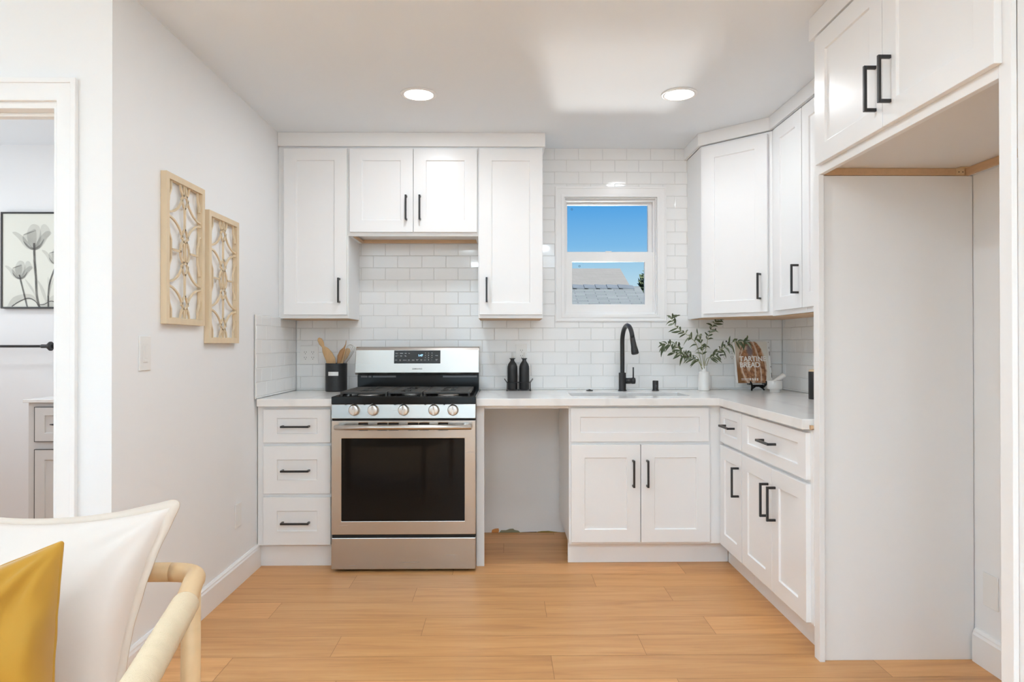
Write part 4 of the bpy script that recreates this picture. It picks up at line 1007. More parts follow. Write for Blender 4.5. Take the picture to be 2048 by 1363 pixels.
# ------------------------------------------------------------------ cookbook on easel
def m_cover():
    m = bpy.data.materials.new('bread_cover'); m.use_nodes = True; n = m.node_tree.nodes; l = m.node_tree.links; b = n['Principled BSDF']; b.inputs['Roughness'].default_value = .3
    tc = n.new('ShaderNodeTexCoord'); sp = n.new('ShaderNodeSeparateXYZ'); l.new(tc.outputs['UV'], sp.inputs[0])
    def M(op, a, b_=None, c=None):
        x = n.new('ShaderNodeMath'); x.operation = op
        for i, v in enumerate((a, b_, c)):
            if v is None: continue
            if isinstance(v, (int, float)): x.inputs[i].default_value = v
            else: l.new(v, x.inputs[i])
        return x.outputs[0]
    U, V = sp.outputs[0], sp.outputs[1]
    def ell(cx, cz, rx, rz, shear=0):
        uu = M('ADD', U, M('MULTIPLY', M('SUBTRACT', V, .5), shear))
        a = M('DIVIDE', M('SUBTRACT', uu, cx), rx); c = M('DIVIDE', M('SUBTRACT', V, cz), rz)
        return M('SQRT', M('ADD', M('MULTIPLY', a, a), M('MULTIPLY', c, c)))
    def mix(f, a, b_):
        x = n.new('ShaderNodeMix'); x.data_type = 'RGBA'; l.new(f, x.inputs[0])
        for i, v in ((6, a), (7, b_)):
            if isinstance(v, tuple): x.inputs[i].default_value = (*v, 1)
            else: l.new(v, x.inputs[i])
        return x.outputs[2]
    def step(v, e, s=.02):
        x = n.new('ShaderNodeMapRange'); x.interpolation_type = 'SMOOTHSTEP'; x.inputs['From Min'].default_value = e - s; x.inputs['From Max'].default_value = e + s; l.new(v, x.inputs['Value']); return x.outputs[0]
    nz = n.new('ShaderNodeTexNoise'); nz.inputs['Scale'].default_value = 9; nz.inputs['Detail'].default_value = 6; nz.inputs['Roughness'].default_value = .7; l.new(tc.outputs['UV'], nz.inputs['Vector'])
    N = nz.outputs['Fac']
    bg = mix(step(M('ADD', U, M('MULTIPLY', V, .35)), .42, .25), (.20, .085, .025), (.72, .70, .63))
    top = mix(step(V, .62, .2), (.42, .22, .10), (.60, .52, .42)); bg = mix(step(U, .5, .2), mix(step(V, .55, .25), (.22, .095, .03), (.62, .54, .44)), (.74, .72, .66))
    e1 = ell(.50, .42, .42, .62, .05)
    e1n = M('ADD', e1, M('MULTIPLY', M('SUBTRACT', N, .5), .10))
    ring = M('SINE', M('MULTIPLY', ell(.34, .42, .40, .85, .1), 15.0))
    ring = M('ADD', ring, M('MULTIPLY', M('SUBTRACT', N, .5), 2.4))
    crust = mix(step(N, .50, .12), (.22, .085, .035), (.50, .25, .12))
    flour = (.66, .52, .40)
    loaf = mix(step(ring, .70, .40), crust, flour)
    dark = mix(step(M('ADD', ell(.44, .80, .11, .22), M('MULTIPLY', M('SUBTRACT', N, .5), 1.2)), .8, .45), (.23, .18, .18), loaf)
    cov = mix(step(e1n, 1.0, .03), dark, bg)
    l.new(cov, b.inputs['Base Color']); return m
def cookbook():
    BY = 4.235; w, h, th = .2150, .262, .026
    bl = T3(1474.4, 765.5, BY); x0 = bl.x
    tiltx = R(-11)
    root = thing('cookbook', 'bread cookbook with white title letters standing on the black easel', 'book', (x0 + w / 2, BY, bl.z), 0)
    root.rotation_euler = (tiltx, 0, R(8))
    bm = nb(); uvl = bm.loops.layers.uv.new('UVMap'); box(bm, -w / 2, w / 2, -.003, 0, 0, h)
    for f in bm.faces:
        for lp in f.loops: lp[uvl].uv = ((lp.vert.co.x + w / 2) / w, lp.vert.co.z / h)
    fc = obj('front_cover', bm, m_cover(), root, bevel=.0006)
    bm = nb(); box(bm, -w / 2 + .003, w / 2 - .004, .0003, th - .003, .003, h - .003); obj('pages', bm, M_label, root)
    bm = nb(); box(bm, -w / 2, w / 2, th - .0027, th, 0, h); obj('back_cover', bm, M_label, root)
    bm = nb(); box(bm, w / 2 + .0003, w / 2 + .014, -.003, -.0005, 0, h); sp = obj('cover_flap', bm, M_label, root, bevel=.0006)
    bm = nb()
    for (a, b) in ((.975, .99), (.83, .85), (.66, .76), (.37, .40), (.12, .24), (.86, .87)): box(bm, w / 2 + .0095, w / 2 + .0125, -.0042, -.0032, a * h, b * h)
    obj('spine_lettering', bm, M_slot, sp)
    M_w = mat('title_white', (.86, .85, .82), .5, var=.01)
    def tx(s, px, py, size, sx): text_mesh('title_lettering', s, size, M_w, fc, Matrix.Translation(((px - .5) * w, -.0036, py * h)) @ FACE, .0003, .0009, 'LEFT', sx)
    tx('TARTINE', .105, .575, .0450, .98); tx('BREAD', .090, .430, .0450, .98)
    bm = nb(); box(bm, -w / 2 + .022, -.020, -.0040, -.0031, .026, .0285); box(bm, -w / 2 + .022, -.020, -.0040, -.0031, .018, .0205); 
    for k in range(4): box(bm, -.030 + k * .016, -.022 + k * .016, -.0040, -.0031, .020 - k * .002 + random.uniform(-.004, .010), .030)
    obj('subtitle_lettering', bm, M_w, fc)
    ex, ez = onY(1508, 778, BY); ea = thing('book_easel', 'small black display easel under the cookbook', 'easel', (x0 + w * .55, BY - .01, CT), R(8))
    zt = bl.z - CT; bm = nb()
    for s in (-1, 1):
        sg = [(s * .052, -.020, zt + .012), (s * .050, -.030, zt - .004), (s * .038, -.018, zt - .020), (s * .036, -.006, .016), (s * .042, -.016, .005)]
        tube(bm, sg, [.0045, .0055, .0075, .006, .005], 10)
        tube(bm, [(s * .050, -.030, zt - .004), (s * .050, .022, zt - .006)], .004, 10)
    obj('front_legs', bm, M_enamel, ea)
    bm = nb(); P_ = [(-.040, zt - .010), (.040, zt - .010), (.040, .012), (.034, .012), (.012, zt * .52), (-.012, zt * .52), (-.034, .012), (-.040, .012)]
    A = [bm.verts.new((x, -.010, z)) for x, z in P_]; Bv = [bm.verts.new((x, -.002, z)) for x, z in P_]; bm.faces.new(A); bm.faces.new(Bv[::-1])
    for i in range(8): bm.faces.new((A[i], A[(i + 1) % 8], Bv[(i + 1) % 8], Bv[i]))
    bmesh.ops.recalc_face_normals(bm, faces=bm.faces); obj('brace', bm, M_enamel, ea, bevel=.0015)
    bm = nb(); tube(bm, [(0, .000, zt * .7), (0, .060, .005)], .004, 10); obj('rear_leg', bm, M_enamel, ea)
cookbook()

# mortar, pestle, black canister
MY = 4.085; mx_ = XY(1549.2, MY); r = .0435; H = ZY(761, MY) - CT
bm = nb(); lathe(bm, [(.027, 0), (.0285, .002), (.0285, .016), (.031, .018), (.038, .019), (r, .025), (r, H - .002), (r - .002, H), (r - .006, H), (r - .008, .035), (.02, .026), (.003, .025)], n=44)
tag(obj('mortar', bm, M_ceramic, loc=(mx_, MY, CT)), 'small white stone mortar in front of the cookbook', 'mortar')
bm = nb(); a = T3(1541, 768, MY); b = T3(1569, 749, MY - .01); d = (b - a).normalized()
tube(bm, [a, a + d * .004, a + (b - a) * .35, b - d * .004, b], [.008, .0105, .0112, .0150, .0125], 24)
tag(obj('pestle', bm, M_ceramic), 'white stone pestle leaning out of the mortar', 'pestle')
CYp = 3.585; cxp = XY(1617.8, CYp) + .040; Hc = ZY(743.8, CYp) - CT
cn = thing('black_canister', 'black canister with pale wood lid half hidden by the tall panel', 'canister', (cxp, CYp, CT))
bm = nb(); lathe(bm, [(.038, 0), (.040, .002), (.040, Hc - .001), (.039, Hc)], n=40); obj('body', bm, M_black, cn)
bm = nb(); lathe(bm, [(.0375, Hc + .0003), (.038, Hc + .003), (.036, Hc + .010), (.012, Hc + .013)], n=40); obj('lid', bm, M_wax, cn)

# ------------------------------------------------------------------ carved wall panels
def lattice(y0, y1, z0, z1, label):
    """hangs on the left wall, face at +X; local u along +Y, v up"""
    w, h = y1 - y0, z1 - z0; root = thing('carved_wall_panel', label, 'wall decor', (XL + .0005, (y0 + y1) / 2, z0), PI / 2, 'carved wood wall panels')
    # local: x along wall (world +Y), y = -outwards
    fwid = .025; th = .024
    bm = nb(); rframe(bm, -w / 2, w / 2, 0, h, fwid, -th, 0, mXZ); obj('frame', bm, M_lattice, root, bevel=.001)
    iw, ih = w / 2 - fwid + .002, h / 2 - fwid + .002; cz = h / 2
    bm = nb(); rw = .0075
    def ribbon(pts, wd=rw, y0=-.018, y1=-.011):
        seg = []
        cur = []
        for p in pts:
            if abs(p[0]) <= iw + .001 and abs(p[1]) <= ih + .001: cur.append(p)
            else:
                if len(cur) > 1: seg.append(cur)
                cur = []
        if len(cur) > 1: seg.append(cur)
        for c in seg:
            V = [Vector((x, 0, z)) for x, z in c]; rows = []
            closed = (V[0] - V[-1]).length < 1e-4
            for i, p in enumerate(V):
                if closed: t = (V[(i + 1) % (len(V) - 1)] - V[(i - 1) % (len(V) - 1)])
                else: t = V[min(i + 1, len(V) - 1)] - V[max(i - 1, 0)]
                t.normalize(); s = Vector((-t.z, 0, t.x)) * wd / 2
                rows.append([bm.verts.new((p + s + Vector((0, yy, cz))) if k in (0, 1) else (p - s + Vector((0, yy, cz)))) for k, yy in ((0, y0), (1, y1), (2, y1), (3, y0))])
            for i in range(len(rows) - 1):
                for k in range(4): bm.faces.new((rows[i][k], rows[i][(k + 1) % 4], rows[i + 1][(k + 1) % 4], rows[i + 1][k]))
            bm.faces.new(rows[0]); bm.faces.new(rows[-1][::-1])
    arc = lambda cx_, cz_, rx, rz, n=64: [(cx_ + rx * math.cos(2 * PI * i / n), cz_ + rz * math.sin(2 * PI * i / n)) for i in range(n + 1)]
    for vz in (-ih, 0, ih):
        for sx_ in (-1, 1): ribbon(arc(sx_ * iw, vz, iw - .006, ih / 2 - .008, 96))
        ribbon(arc(0, vz, .038, .046, 48), .009)
        for sx_ in (-1, 1):
            e = iw; k = .30 * ih
            ribbon([(sx_ * e, vz + k), (sx_ * (e - .012), vz + k), (sx_ * (e - .014), vz + k - .018), (sx_ * (e - .030), vz + k - .045), (sx_ * (e - .031), vz), (sx_ * (e - .030), vz - k + .045), (sx_ * (e - .014), vz - k + .018), (sx_ * (e - .012), vz - k), (sx_ * e, vz - k)], .008)
            ribbon([(sx_ * .036, vz), (sx_ * (e - .031), vz)], .008)
    for vz in (-ih / 2, ih / 2):
        ribbon([(0, vz - .050), (0, vz + .050)], .009)
        for sx_ in (-1, 1):
            for sz_ in (-1, 1): ribbon([(0, vz + sz_ * .042), (sx_ * .012, vz + sz_ * .052), (sx_ * .030, vz + sz_ * .083)], .007)
    bmesh.ops.recalc_face_normals(bm, faces=bm.faces)
    obj('lattice', bm, M_lattice, root)
lattice(2.660, 3.000, 1.281, 1.876, 'pale carved wood lattice panel nearer the doorway, hung higher')
lattice(3.045, 3.385, 1.206, 1.800, 'pale carved wood lattice panel nearer the kitchen corner, hung lower')

# ------------------------------------------------------------------ bathroom
YB = 4.30
def picture():
    x0, z1 = onY(1, 423.5, YB - .03); _, z0 = onY(1, 616.5, YB - .03); w = .46
    root = thing('framed_picture', 'black-framed print of translucent grey tulips on the bathroom wall', 'picture', (x0 + w / 2, YB - .0005, z0))
    h = z1 - z0
    bm = nb(); rframe(bm, -w / 2, w / 2, 0, h, .010, -.030, 0, mXZ); obj('frame', bm, M_black, root, bevel=.001)
    bm = nb(); box(bm, -w / 2 + .010, w / 2 - .010, -.024, -.002, .010, h - .010); obj('print_paper', bm, mat('print_paper', (.74, .75, .68), .6, var=.02), root)
    def ink(name, a, g):
        m = bpy.data.materials.new(name); m.use_nodes = True; n = m.node_tree.nodes; l = m.node_tree.links; b = n['Principled BSDF']; b.inputs['Roughness'].default_value = .7
        tc = n.new('ShaderNodeTexCoord'); w_ = n.new('ShaderNodeTexNoise'); w_.inputs['Scale'].default_value = 14
        l.new(tc.outputs['Object'], w_.inputs['Vector']); mr = n.new('ShaderNodeMapRange'); mr.inputs['To Min'].default_value = a * .5; mr.inputs['To Max'].default_value = min(1, a * 1.5)
        l.new(w_.outputs['Fac'], mr.inputs['Value']); l.new(mr.outputs[0], b.inputs['Alpha']); b.inputs['Base Color'].default_value = (g, g, g * .97, 1); return m
    I1 = ink('tulip_petal_ink', .15, .16); I2 = ink('tulip_edge_ink', .34, .10); I3 = ink('tulip_stem_ink', .75, .10)
    sc = (YB - .03) / F / 4.259
    def q(a, b): x, z = onY(a / 4.259, 400 + b / 4.259, YB - .026); return x - (x0 + w / 2), z - z0
    lay = [0]
    def poly(pts, bm):
        lay[0] += 1; y = -.0243 - lay[0] * .00004
        P = [q(*p) for p in pts]
        n = len(P); sm = []
        for i in range(n):
            p0, p1, p2, p3 = (Vector(P[(i + k) % n]) for k in (-1, 0, 1, 2))
            for k in range(5):
                t = k / 5; sm.append(.5 * ((2 * p1) + (p2 - p0) * t + (2 * p0 - 5 * p1 + 4 * p2 - p3) * t * t + (3 * p1 - p0 - 3 * p2 + p3) * t ** 3))
        lim = lambda v: (max(-w / 2 + .011, min(w / 2 - .011, v.x)), y, max(.011, min(h - .011, v.y)))
        bm.faces.new([bm.verts.new(lim(v)) for v in sm])
    def stroke(pts, wd, bm):
        lay[0] += 1; y = -.0243 - lay[0] * .00004; P = [Vector(q(*p)) for p in pts]; prev = None; n = len(P)
        sm = []
        for i in range(n - 1):
            p0, p1, p2, p3 = P[max(0, i - 1)], P[i], P[i + 1], P[min(n - 1, i + 2)]
            for k in range(5):
                t = k / 5; sm.append(.5 * ((2 * p1) + (p2 - p0) * t + (2 * p0 - 5 * p1 + 4 * p2 - p3) * t * t + (3 * p1 - p0 - 3 * p2 + p3) * t ** 3))
        sm.append(P[-1])
        for i, p in enumerate(sm):
            t = (sm[min(i + 1, len(sm) - 1)] - sm[max(i - 1, 0)]).normalized(); s = Vector((-t.y, t.x)) * wd * sc / 2
            z_ = lambda v: bm.verts.new((max(-w / 2 + .011, min(w / 2 - .011, v.x)), y, max(.011, v.y)))
            cur = (z_(p + s), z_(p - s))
            if prev: bm.faces.new((prev[0], prev[1], cur[1], cur[0]))
            prev = cur
    def tulip(cx_, cy_, s, rot=0):
        f = lambda pts: [(cx_ + (a * math.cos(rot) - b * math.sin(rot)) * s, cy_ + (a * math.sin(rot) + b * math.cos(rot)) * s) for a, b in pts]
        bm = nb()
        for p in ([(0, 0), (-60, -25), (-95, -80), (-90, -130), (-30, -160), (10, -175), (20, -100)], [(0, 0), (60, -20), (110, -90), (140, -150), (100, -215), (60, -200), (40, -100)],
                  [(0, 0), (-70, -15), (-130, -90), (-185, -145), (-150, -150), (-90, -110), (-40, -50)], [(0, 0), (-50, -60), (-60, -150), (-20, -215), (40, -200), (60, -120), (40, -40)],
                  [(0, 0), (50, -10), (100, -90), (150, -140), (110, -160), (60, -120), (20, -60)]): poly(f(p), bm)
        obj('petals', bm, I1, root)
        bm = nb()
        poly(f([(0, 2), (-40, -8), (-75, -40), (-92, -75), (-70, -55), (-35, -25), (0, -14)]), bm); poly(f([(0, 2), (35, -8), (65, -40), (85, -95), (60, -60), (30, -28), (0, -14)]), bm)
        poly(f([(-95, -125), (-40, -150), (20, -165), (-20, -148), (-60, -132)]), bm)
        obj('petal_edges', bm, I2, root)
    tulip(290, 422, 1.0); tulip(168, 672, .72, .05); tulip(475, 548, .72, .12)
    bm = nb(); stroke([(290, 365), (294, 500), (305, 650), (312, 800), (335, 915)], 19, bm); stroke([(165, 635), (180, 700), (205, 800), (232, 912)], 14, bm); stroke([(478, 520), (470, 570), (430, 680), (412, 790), (412, 912)], 15, bm)
    stroke([(100, 905), (160, 865), (240, 835), (300, 860), (330, 905)], 9, bm); stroke([(340, 890), (380, 885), (430, 860), (480, 870)], 7, bm); obj('stems', bm, I3, root)
    bm = nb(); poly([(60, 912), (110, 830), (200, 800), (280, 810), (325, 880), (280, 850), (210, 850), (130, 880), (95, 912)], bm); poly([(210, 670), (260, 720), (300, 790), (312, 860), (290, 800), (250, 740)], bm); poly([(320, 680), (370, 750), (400, 850), (380, 850), (345, 760)], bm)
    poly([(280, 500), (300, 560), (310, 680), (295, 650), (282, 580)], bm); poly([(410, 650), (425, 740), (415, 800), (405, 720)], bm); poly([(460, 660), (440, 740), (420, 810), (430, 730)], bm); poly([(350, 912), (380, 870), (480, 800), (490, 912)], bm); obj('leaves', bm, I1, root)
picture()
def towel_bar():
    Y = 4.215; x1 = XY(112, Y); z = ZY(691, Y); root = thing('towel_bar', 'dark metal towel bar on the bathroom wall below the tulip picture', 'towel bar', (x1, YB, z))
    bm = nb(); tube(bm, [(-.62, Y - YB, 0), (-.075, Y - YB, 0)], .0078, 16); obj('bar', bm, M_blackm, root)
    for s, nm in ((0, 1), (-.60, -1)):
        bm = nb(); lathe(bm, [(.010, -.006), (.0115, -.002), (.0115, .026), (.014, .030), (.020, .040), (.028, .048), (.0285, .056), (.024, .060)], n=28, mtx=Matrix.Translation((-.085 + s if nm == 1 else -.575, Y - YB, 0)) @ Matrix.Rotation(nm * PI / 2, 4, 'Y'))
        tube(bm, [(-.028 + s if nm == 1 else -.632, Y - YB, 0), (-.028 + s if nm == 1 else -.632, -.0015, 0)], [.012, .018], 16)
        obj('end_mount', bm, M_blackm, root)
towel_bar()
def vanity():
    Yv = 3.85; M_v = mat('vanity_paint', (.66, .64, .62), .4, var=.01)
    x0 = XY(57.5, Yv); x1 = -1.62; zt = ZY(802.5, Yv); root = thing('bathroom_vanity', 'pale grey vanity cabinet seen through the bathroom doorway', 'vanity', (x0, Yv, 0))
    w = x1 - x0
    bm = nb(); box(bm, 0, w, 0, YB - .002 - Yv, .0, zt); obj('cabinet_box', bm, M_v, root, bevel=.001)
    bm = nb(); box(bm, -.018, w + .01, -.022, YB - .002 - Yv, zt + .0006, zt + .018); obj('vanity_top', bm, M_quartz, root, bevel=.002)
    dx = XY(73, Yv) - x0; z1 = ZY(812, Yv); z2 = ZY(879, Yv); z3 = ZY(896, Yv)
    for k in range(2):
        a = dx + k * .37
        bm = nb()
        for (b0_, b1_) in ((z2, z1), (.10, z3)): rframe(bm, a - .003, a + .333, b0_ - .003, b1_ + .003, .003, -.0142, -.0002, mXZ)
        obj('reveal_gap', bm, M_slot, root)
        d = shaker('drawer', root, a, a + .33, z2, z1, s=.055, t=.045, d=.014, m=M_v)
        bm = nb(); cxp_ = a + .16; tube(bm, [(a + .09, -.022, (z1 + z2) / 2), (a + .12, -.027, (z1 + z2) / 2), (a + .155, -.028, (z1 + z2) / 2)], [.003, .006, .004], 10); tube(bm, [(a + .12, -.026, (z1 + z2) / 2), (a + .12, -.002, (z1 + z2) / 2)], .004, 8); obj('handle', bm, M_blackm, d)
        shaker('door', root, a, a + .33, .10, z3, s=.055, t=.055, d=.014, m=M_v)
vanity()

# ------------------------------------------------------------------ armchair and cushions
def armchair():
    root = thing('armchair', 'blond wood armchair with cord-wrapped arm in the foreground', 'armchair', (-.99, 1.2, 0)); O = Vector(root.location)
    z = .70; r = .0205
    cr_ = Vector((-.676, 1.512, z)); cl_ = Vector((-1.30, 1.512, z))
    arR = [Vector((-.614, 1.322, z)), Vector((-.538, 1.011, z)), Vector((-.485, .80, z))]
    def arc3(a, c, b, n=8): return [((1 - t) ** 2) * a + 2 * t * (1 - t) * c + t * t * b for t in [i / n for i in range(n + 1)]]
    dR = (arR[0] - cr_).normalized()
    bm = nb(); tube(bm, [cl_ + Vector((.06, 0, 0)) - O, cr_ - Vector((.055, 0, 0)) - O], r, 24); obj('back_rail', bm, M_chair, root)
    for s in (1, -1):
        fx = (lambda v: v) if s == 1 else (lambda v: Vector((-1.976 - v.x, v.y, v.z)))
        pts = arc3(cr_ - Vector((.054, 0, 0)), cr_ + Vector((.012, -.002, 0)), cr_ + dR * .065) + [arR[0], arR[1], arR[2]]
        bm = nb(); tube(bm, [fx(p) - O for p in pts], r, 24); arm = obj('arm', bm, M_chair, root)
        # cord wrap
        a = arR[0] + Vector((-.004, .012, 0)); b = arR[2]; N = 540; bm = nb(); P_ = []; Rr = []
        for i in range(N + 1):
            t = i / N; Lh = arR[0] * (1 - t) + arR[2] * t
            seg = arR[0].lerp(arR[1], min(1, t * 1.62)) if t < 1 / 1.62 else arR[1].lerp(arR[2], (t * 1.62 - 1) / .62)
            P_.append(fx(seg) - O); Rr.append(r + .0026 + .0021 * (1 if i % 4 in (1, 2) else 0) + .0004 * math.sin(i * 1.7))
        Rr[0] = Rr[-1] = r + .001
        tube(bm, P_, Rr, 28); 
        bm.verts.ensure_lookup_table()
        obj('cord_wrap', bm, M_rope, arm)['label'] = 'cream cord wrapping'
        leg = [(cr_ + Vector((.006, -.040, -.008))), Vector((-.672, 1.472, .42)), Vector((-.674, 1.480, 0))]
        bm = nb(); tube(bm, [fx(p) - O for p in leg], [.019, .0205, .016], 20); obj('leg', bm, M_chair, root)
        leg = [arR[2] + Vector((-.004, .015, -.008)), Vector((-.492, .815, .42)), Vector((-.496, .815, 0))]
        bm = nb(); tube(bm, [fx(p) - O for p in leg], [.019, .0205, .016], 20); obj('leg', bm, M_chair, root)
        bm = nb(); tube(bm, [fx(Vector((-.678, 1.47, .33))) - O, fx(Vector((-.50, .82, .33))) - O], .014, 14); obj('side_rail', bm, M_chair, root)
    bm = nb(); q = [(-.52, .80), (-1.456, .80), (-1.296, 1.47), (-.68, 1.47)]
    lo = [bm.verts.new((x - O.x, y - O.y, .335)) for x, y in q]; hi = [bm.verts.new((x - O.x, y - O.y, .372)) for x, y in q]
    bm.faces.new(lo); bm.faces.new(hi)
    for i in range(4): bm.faces.new((lo[i], lo[(i + 1) % 4], hi[(i + 1) % 4], hi[i]))
    bmesh.ops.recalc_face_normals(bm, faces=bm.faces); obj('seat', bm, M_rope, root, bevel=.01, seg=3)
armchair()
from mathutils import noise as mn
def pillow(name, label, TL, TR, BL, BR, thick, pinch, flange, m, mh, wr, seed, piping=False):
    TL, TR, BL, BR = map(Vector, (TL, TR, BL, BR)); C = (TL + TR + BL + BR) / 4; N_ = (TR - TL).cross(BL - TL).normalized()
    if N_.y > 0: N_ = -N_
    root = thing(name, label, 'cushion', tuple(C)); n = 72
    def base(u, v):
        u2 = u * (1 - pinch * (1 - v * v) ** 1.0 * abs(u) ** 1.5); v2 = v * (1 - pinch * (1 - u * u) ** 1.0 * abs(v) ** 1.5)
        a, b = (u2 + 1) / 2, (v2 + 1) / 2
        return (BL * (1 - a) + BR * a) * (1 - b) + (TL * (1 - a) + TR * a) * b - C
    bm = nb(); k = 1 - flange
    for sgn in (1, -1):
        G = {}
        for i in range(n + 1):
            for j in range(n + 1):
                u, v = (i / n * 2 - 1) * k, (j / n * 2 - 1) * k; uu, vv = u / k, v / k
                t = thick * max(0, (1 - uu ** 2)) ** .50 * max(0, (1 - vv ** 2)) ** .50
                p = base(u, v)
                w = mn.noise(Vector((u * 2.1 + seed, v * 2.1, sgn * 3))) * wr + mn.noise(Vector((u * 5 + seed, v * 1.6 + u, sgn * 7))) * wr * .55
                # creases radiating from corners
                ed = (1 - uu ** 2) * (1 - vv ** 2)
                cr_ = math.sin(math.atan2(1 - abs(vv), 1 - abs(uu) + 1e-4) * 13 + seed) * math.exp(-3.2 * math.hypot(1 - abs(uu), 1 - abs(vv))) * wr * .9
                p = p + N_ * sgn * (t + .003 + (w + cr_) * min(1, ed * 5))
                G[i, j] = bm.verts.new(p)
        for i in range(n):
            for j in range(n): f = bm.faces.new((G[i, j], G[i + 1, j], G[i + 1, j + 1], G[i, j + 1])); f.smooth = True
    bmesh.ops.recalc_face_normals(bm, faces=bm.faces)
    obj('cushion_body', bm, m, root)
    # flange / seam border
    bm = nb(); ring = []
    def rr_path(rad, n1=44, n2=12):
        P = []; c = 1 - rad
        for (cx_, cy_, a0) in ((c, -c, -90), (c, c, 0), (-c, c, 90), (-c, -c, 180)):
            for i in range(n2 + 1): a = R(a0 + 90 * i / n2); P.append((cx_ + rad * math.cos(a), cy_ + rad * math.sin(a)))
            nx = {-90: (c, c, 0), 0: (-c, c, 90), 90: (-c, -c, 180), 180: (c, -c, 270)}[a0]; a = R(nx[2]); q0 = P[-1]; q1 = (nx[0] + rad * math.cos(a), nx[1] + rad * math.sin(a))
            for i in range(1, n1): P.append((q0[0] + (q1[0] - q0[0]) * i / n1, q0[1] + (q1[1] - q0[1]) * i / n1))
        return P
    for u, v in rr_path(.12 if flange > .02 else .03):
        wv = N_ * mn.noise(Vector((u * 6 + seed, v * 6, 0))) * .004
        a = base(u * k * .97, v * k * .97); b = base(u, v) + wv; th = N_ * .0028
        ring.append([bm.verts.new(a + th * 1.6), bm.verts.new(b + th * .6), bm.verts.new(b - th * .6), bm.verts.new(a - th * 1.6)])
    L = len(ring)
    for i in range(L):
        for q in range(4): bm.faces.new((ring[i][q], ring[i][(q + 1) % 4], ring[(i + 1) % L][(q + 1) % 4], ring[(i + 1) % L][q])).smooth = True
    bmesh.ops.recalc_face_normals(bm, faces=bm.faces)
    obj('hem', bm, mh, root)
pillow('throw_cushion', 'large white linen cushion with cream flanged hem on the armchair', (-1.250, 1.455, .872), (-.670, 1.448, .882), (-1.250, 1.262, .385), (-.700, 1.255, .385), .085, .16, .075, M_linen, M_hem, .010, 1.3)
pillow('throw_cushion', 'mustard yellow velvet cushion leaning in front of the white cushion', (-1.150, 1.015, .725), (-.776, 1.215, .856), (-1.060, .865, .390), (-.700, 1.065, .470), .085, .02, .012, M_velvet, M_velvet, .018, 5.1)

# ------------------------------------------------------------------ outside
def roof_house(name, label, y_r, y_f, z_r, z_f, x0, x1, rake, m, mw, ridge=True):
    root = thing(name, label, 'house', ((x0 + x1) / 2, y_r, 0)); O = Vector(root.location); O.z = 0
    bm = nb(); uvl = bm.loops.layers.uv.new('UVMap')
    th = .12
    tp = [(x0, y_f, z_f), (x1 + rake, y_f, z_f), (x1, y_r, z_r), (x0, y_r, z_r)]; bk = [(x0, y_r, z_r), (x1, y_r, z_r), (x1 + rake, 2 * y_r - y_f, z_f), (x0, 2 * y_r - y_f, z_f)]
    L = math.hypot(y_r - y_f, z_r - z_f)
    for Q in (tp, bk):
        v = [bm.verts.new(Vector(p) - O) for p in Q]; lo = [bm.verts.new(Vector(p) - O - Vector((0, 0, th))) for p in Q]
        f = bm.faces.new(v)
        for lp, (a, b) in zip(f.loops, ((x0, 0), (x1 + rake, 0), (x1, L), (x0, L)) if Q is tp else ((x0, L), (x1, L), (x1 + rake, 0), (x0, 0))): lp[uvl].uv = (a, b)
        bm.faces.new(lo[::-1])
        for i in range(4): bm.faces.new((v[i], lo[i], lo[(i + 1) % 4], v[(i + 1) % 4]))
    bmesh.ops.recalc_face_normals(bm, faces=bm.faces); obj('roof', bm, m, root)
    bm = nb(); box(bm, x0 + .3 - O.x, x1 - .15 - O.x, y_f + .5 - O.y, 2 * y_r - y_f - .5 - O.y, 0, z_f - th - .02); obj('house_wall', bm, mw, root)
    if ridge:
        bm = nb(); x = x0
        while x < x1 - .3:
            vs = [(x, -.16, -.050), (x, 0, .020), (x, .16, -.050), (x + .27, -.16, -.068), (x + .27, 0, .002), (x + .27, .16, -.068)]
            V = [bm.verts.new((a - O.x, b, c + z_r + .015)) for a, b, c in vs]; W2 = [bm.verts.new((a - O.x, b, c + z_r - .020)) for a, b, c in vs]
            for f in ((0, 3, 4, 1), (1, 4, 5, 2)): bm.faces.new([V[i] for i in f]); bm.faces.new([W2[i] for i in f][::-1])
            for a, b in ((0, 1), (1, 2), (2, 5), (5, 4), (4, 3), (3, 0)): bm.faces.new((V[a], V[b], W2[b], W2[a]))
            x += .20
        bmesh.ops.recalc_face_normals(bm, faces=bm.faces); obj('ridge_cap', bm, mat('ridge_shingle', (.15, .17, .185), .9, var=.2), root)
M_sh1 = m_shingle('grey_blue_shingle', (.22, .24, .23), (.28, .30, .285), (.10, .11, .115), 2.6)
M_sh2 = m_shingle('warm_grey_shingle', (.30, .28, .24), (.34, .315, .27), (.25, .235, .20), 3.2)
yr, yf = 12.0, 8.6; zr = ZY(572, yr, 1210); zf = zr - (yr - yf) * .40
roof_house('neighbour_house', 'nearer grey shingle roof seen through the lower window pane', yr, yf, zr, zf, -6, XY(1279, yr), .0, M_sh1, M_ext)
yr2, yf2 = 22.0, 18.5; zr2 = ZY(536.5, yr2, 1200); xr2 = XY(1240.5, yr2)
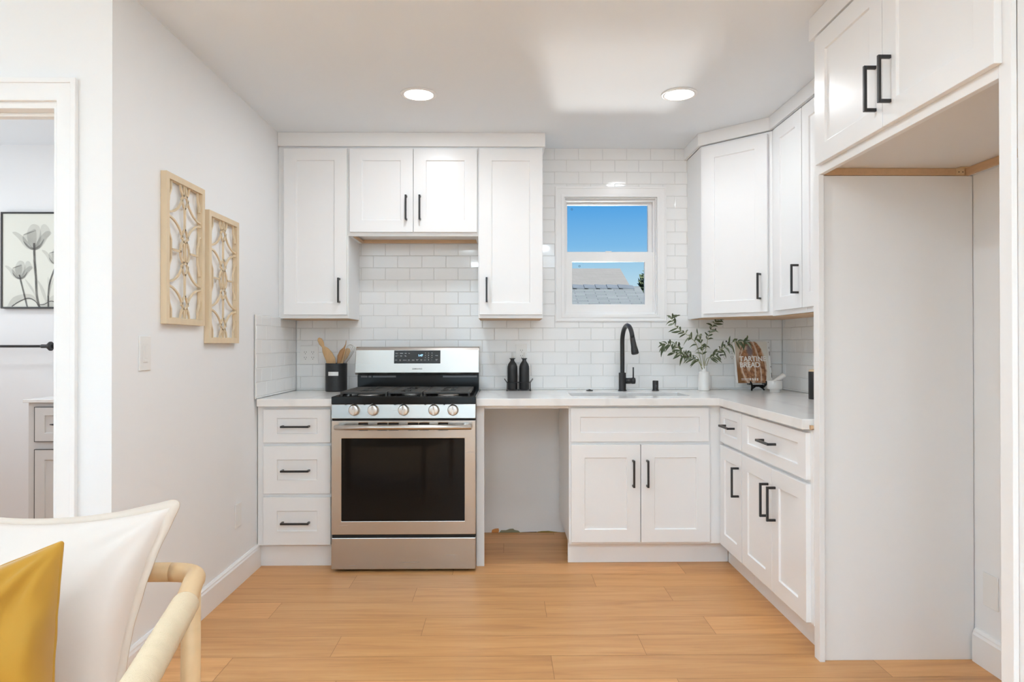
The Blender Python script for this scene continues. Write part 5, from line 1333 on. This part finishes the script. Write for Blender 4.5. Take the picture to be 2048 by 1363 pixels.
roof_house('neighbour_house', 'farther brown-grey roof above the nearer roof in the window', yr2, yf2, zr2, zr2 - 1.0, -7, xr2, -.25, M_sh2, M_ext, False)
def tree(px, py, Y, r, label):
    x, z = onY(px, py, Y); root = thing('garden_tree', label, 'tree', (x, Y, 0)); rnd = random.Random(5)
    bm = nb()
    for i in range(700):
        a = rnd.uniform(0, 2 * PI); ph = math.acos(rnd.uniform(-1, 1)); rr = r * rnd.uniform(.5, 1)
        c = Vector((rr * math.sin(ph) * math.cos(a), rr * math.sin(ph) * math.sin(a), z + rr * 1.4 * math.cos(ph)))
        d = Vector((rnd.gauss(0, 1), rnd.gauss(0, 1), rnd.gauss(0, 1))).normalized(); s = d.orthogonal().normalized()
        v = [bm.verts.new(c + d * .16), bm.verts.new(c + s * .06), bm.verts.new(c - d * .16), bm.verts.new(c - s * .06)]; bm.faces.new(v)
    obj('foliage', bm, mat('tree_green', (.10, .13, .06), .8, var=.3), root)
    bm = nb(); tube(bm, [(0, 0, 0), (.05, 0, z - r * .3)], [.14, .08], 10); obj('trunk', bm, M_woodd, root)
tree(1304, 575, 16, .30, 'small green tree at the right edge of the lower pane')
bm = nb(); box(bm, -40, 40, 4.7, 80, -.30, -.25); struct(obj('ground_outside', bm, M_grass))
# panes of the unseen windows, most added for the light they let in
for nm, us, m_ in (('window_2', (RX0, RX1, .2, 2.3, -3.25), mXZ), ('window_6', (-3.66, -1.74, .2, 2.3, -3.25), mXZ), ('window_7', (-2.42, -.38, .28, 2.22, XN + .115), mYZ), ('window_3', (-2.25, .45, .15, 2.25, -4.05), mYZ), ('window_4', (3.0, 3.8, 1.3, 2.1, -4.05), mYZ)):
    r_ = bpy.data.objects.new(nm, None); COL.objects.link(r_); struct(r_)
    bm = nb(); rframe(bm, us[0], us[1], us[2], us[3], .05, us[4] - .03, us[4] + .03, m_); obj('window_frame', bm, M_trim, r_)
    bm = nb(); cells(bm, [us[0] + .045, us[1] - .045], [us[2] + .045, us[3] - .045], lambda u, v: True, us[4] - .012, us[4] - .008, m_); obj('glass_pane', bm, M_glass, r_)
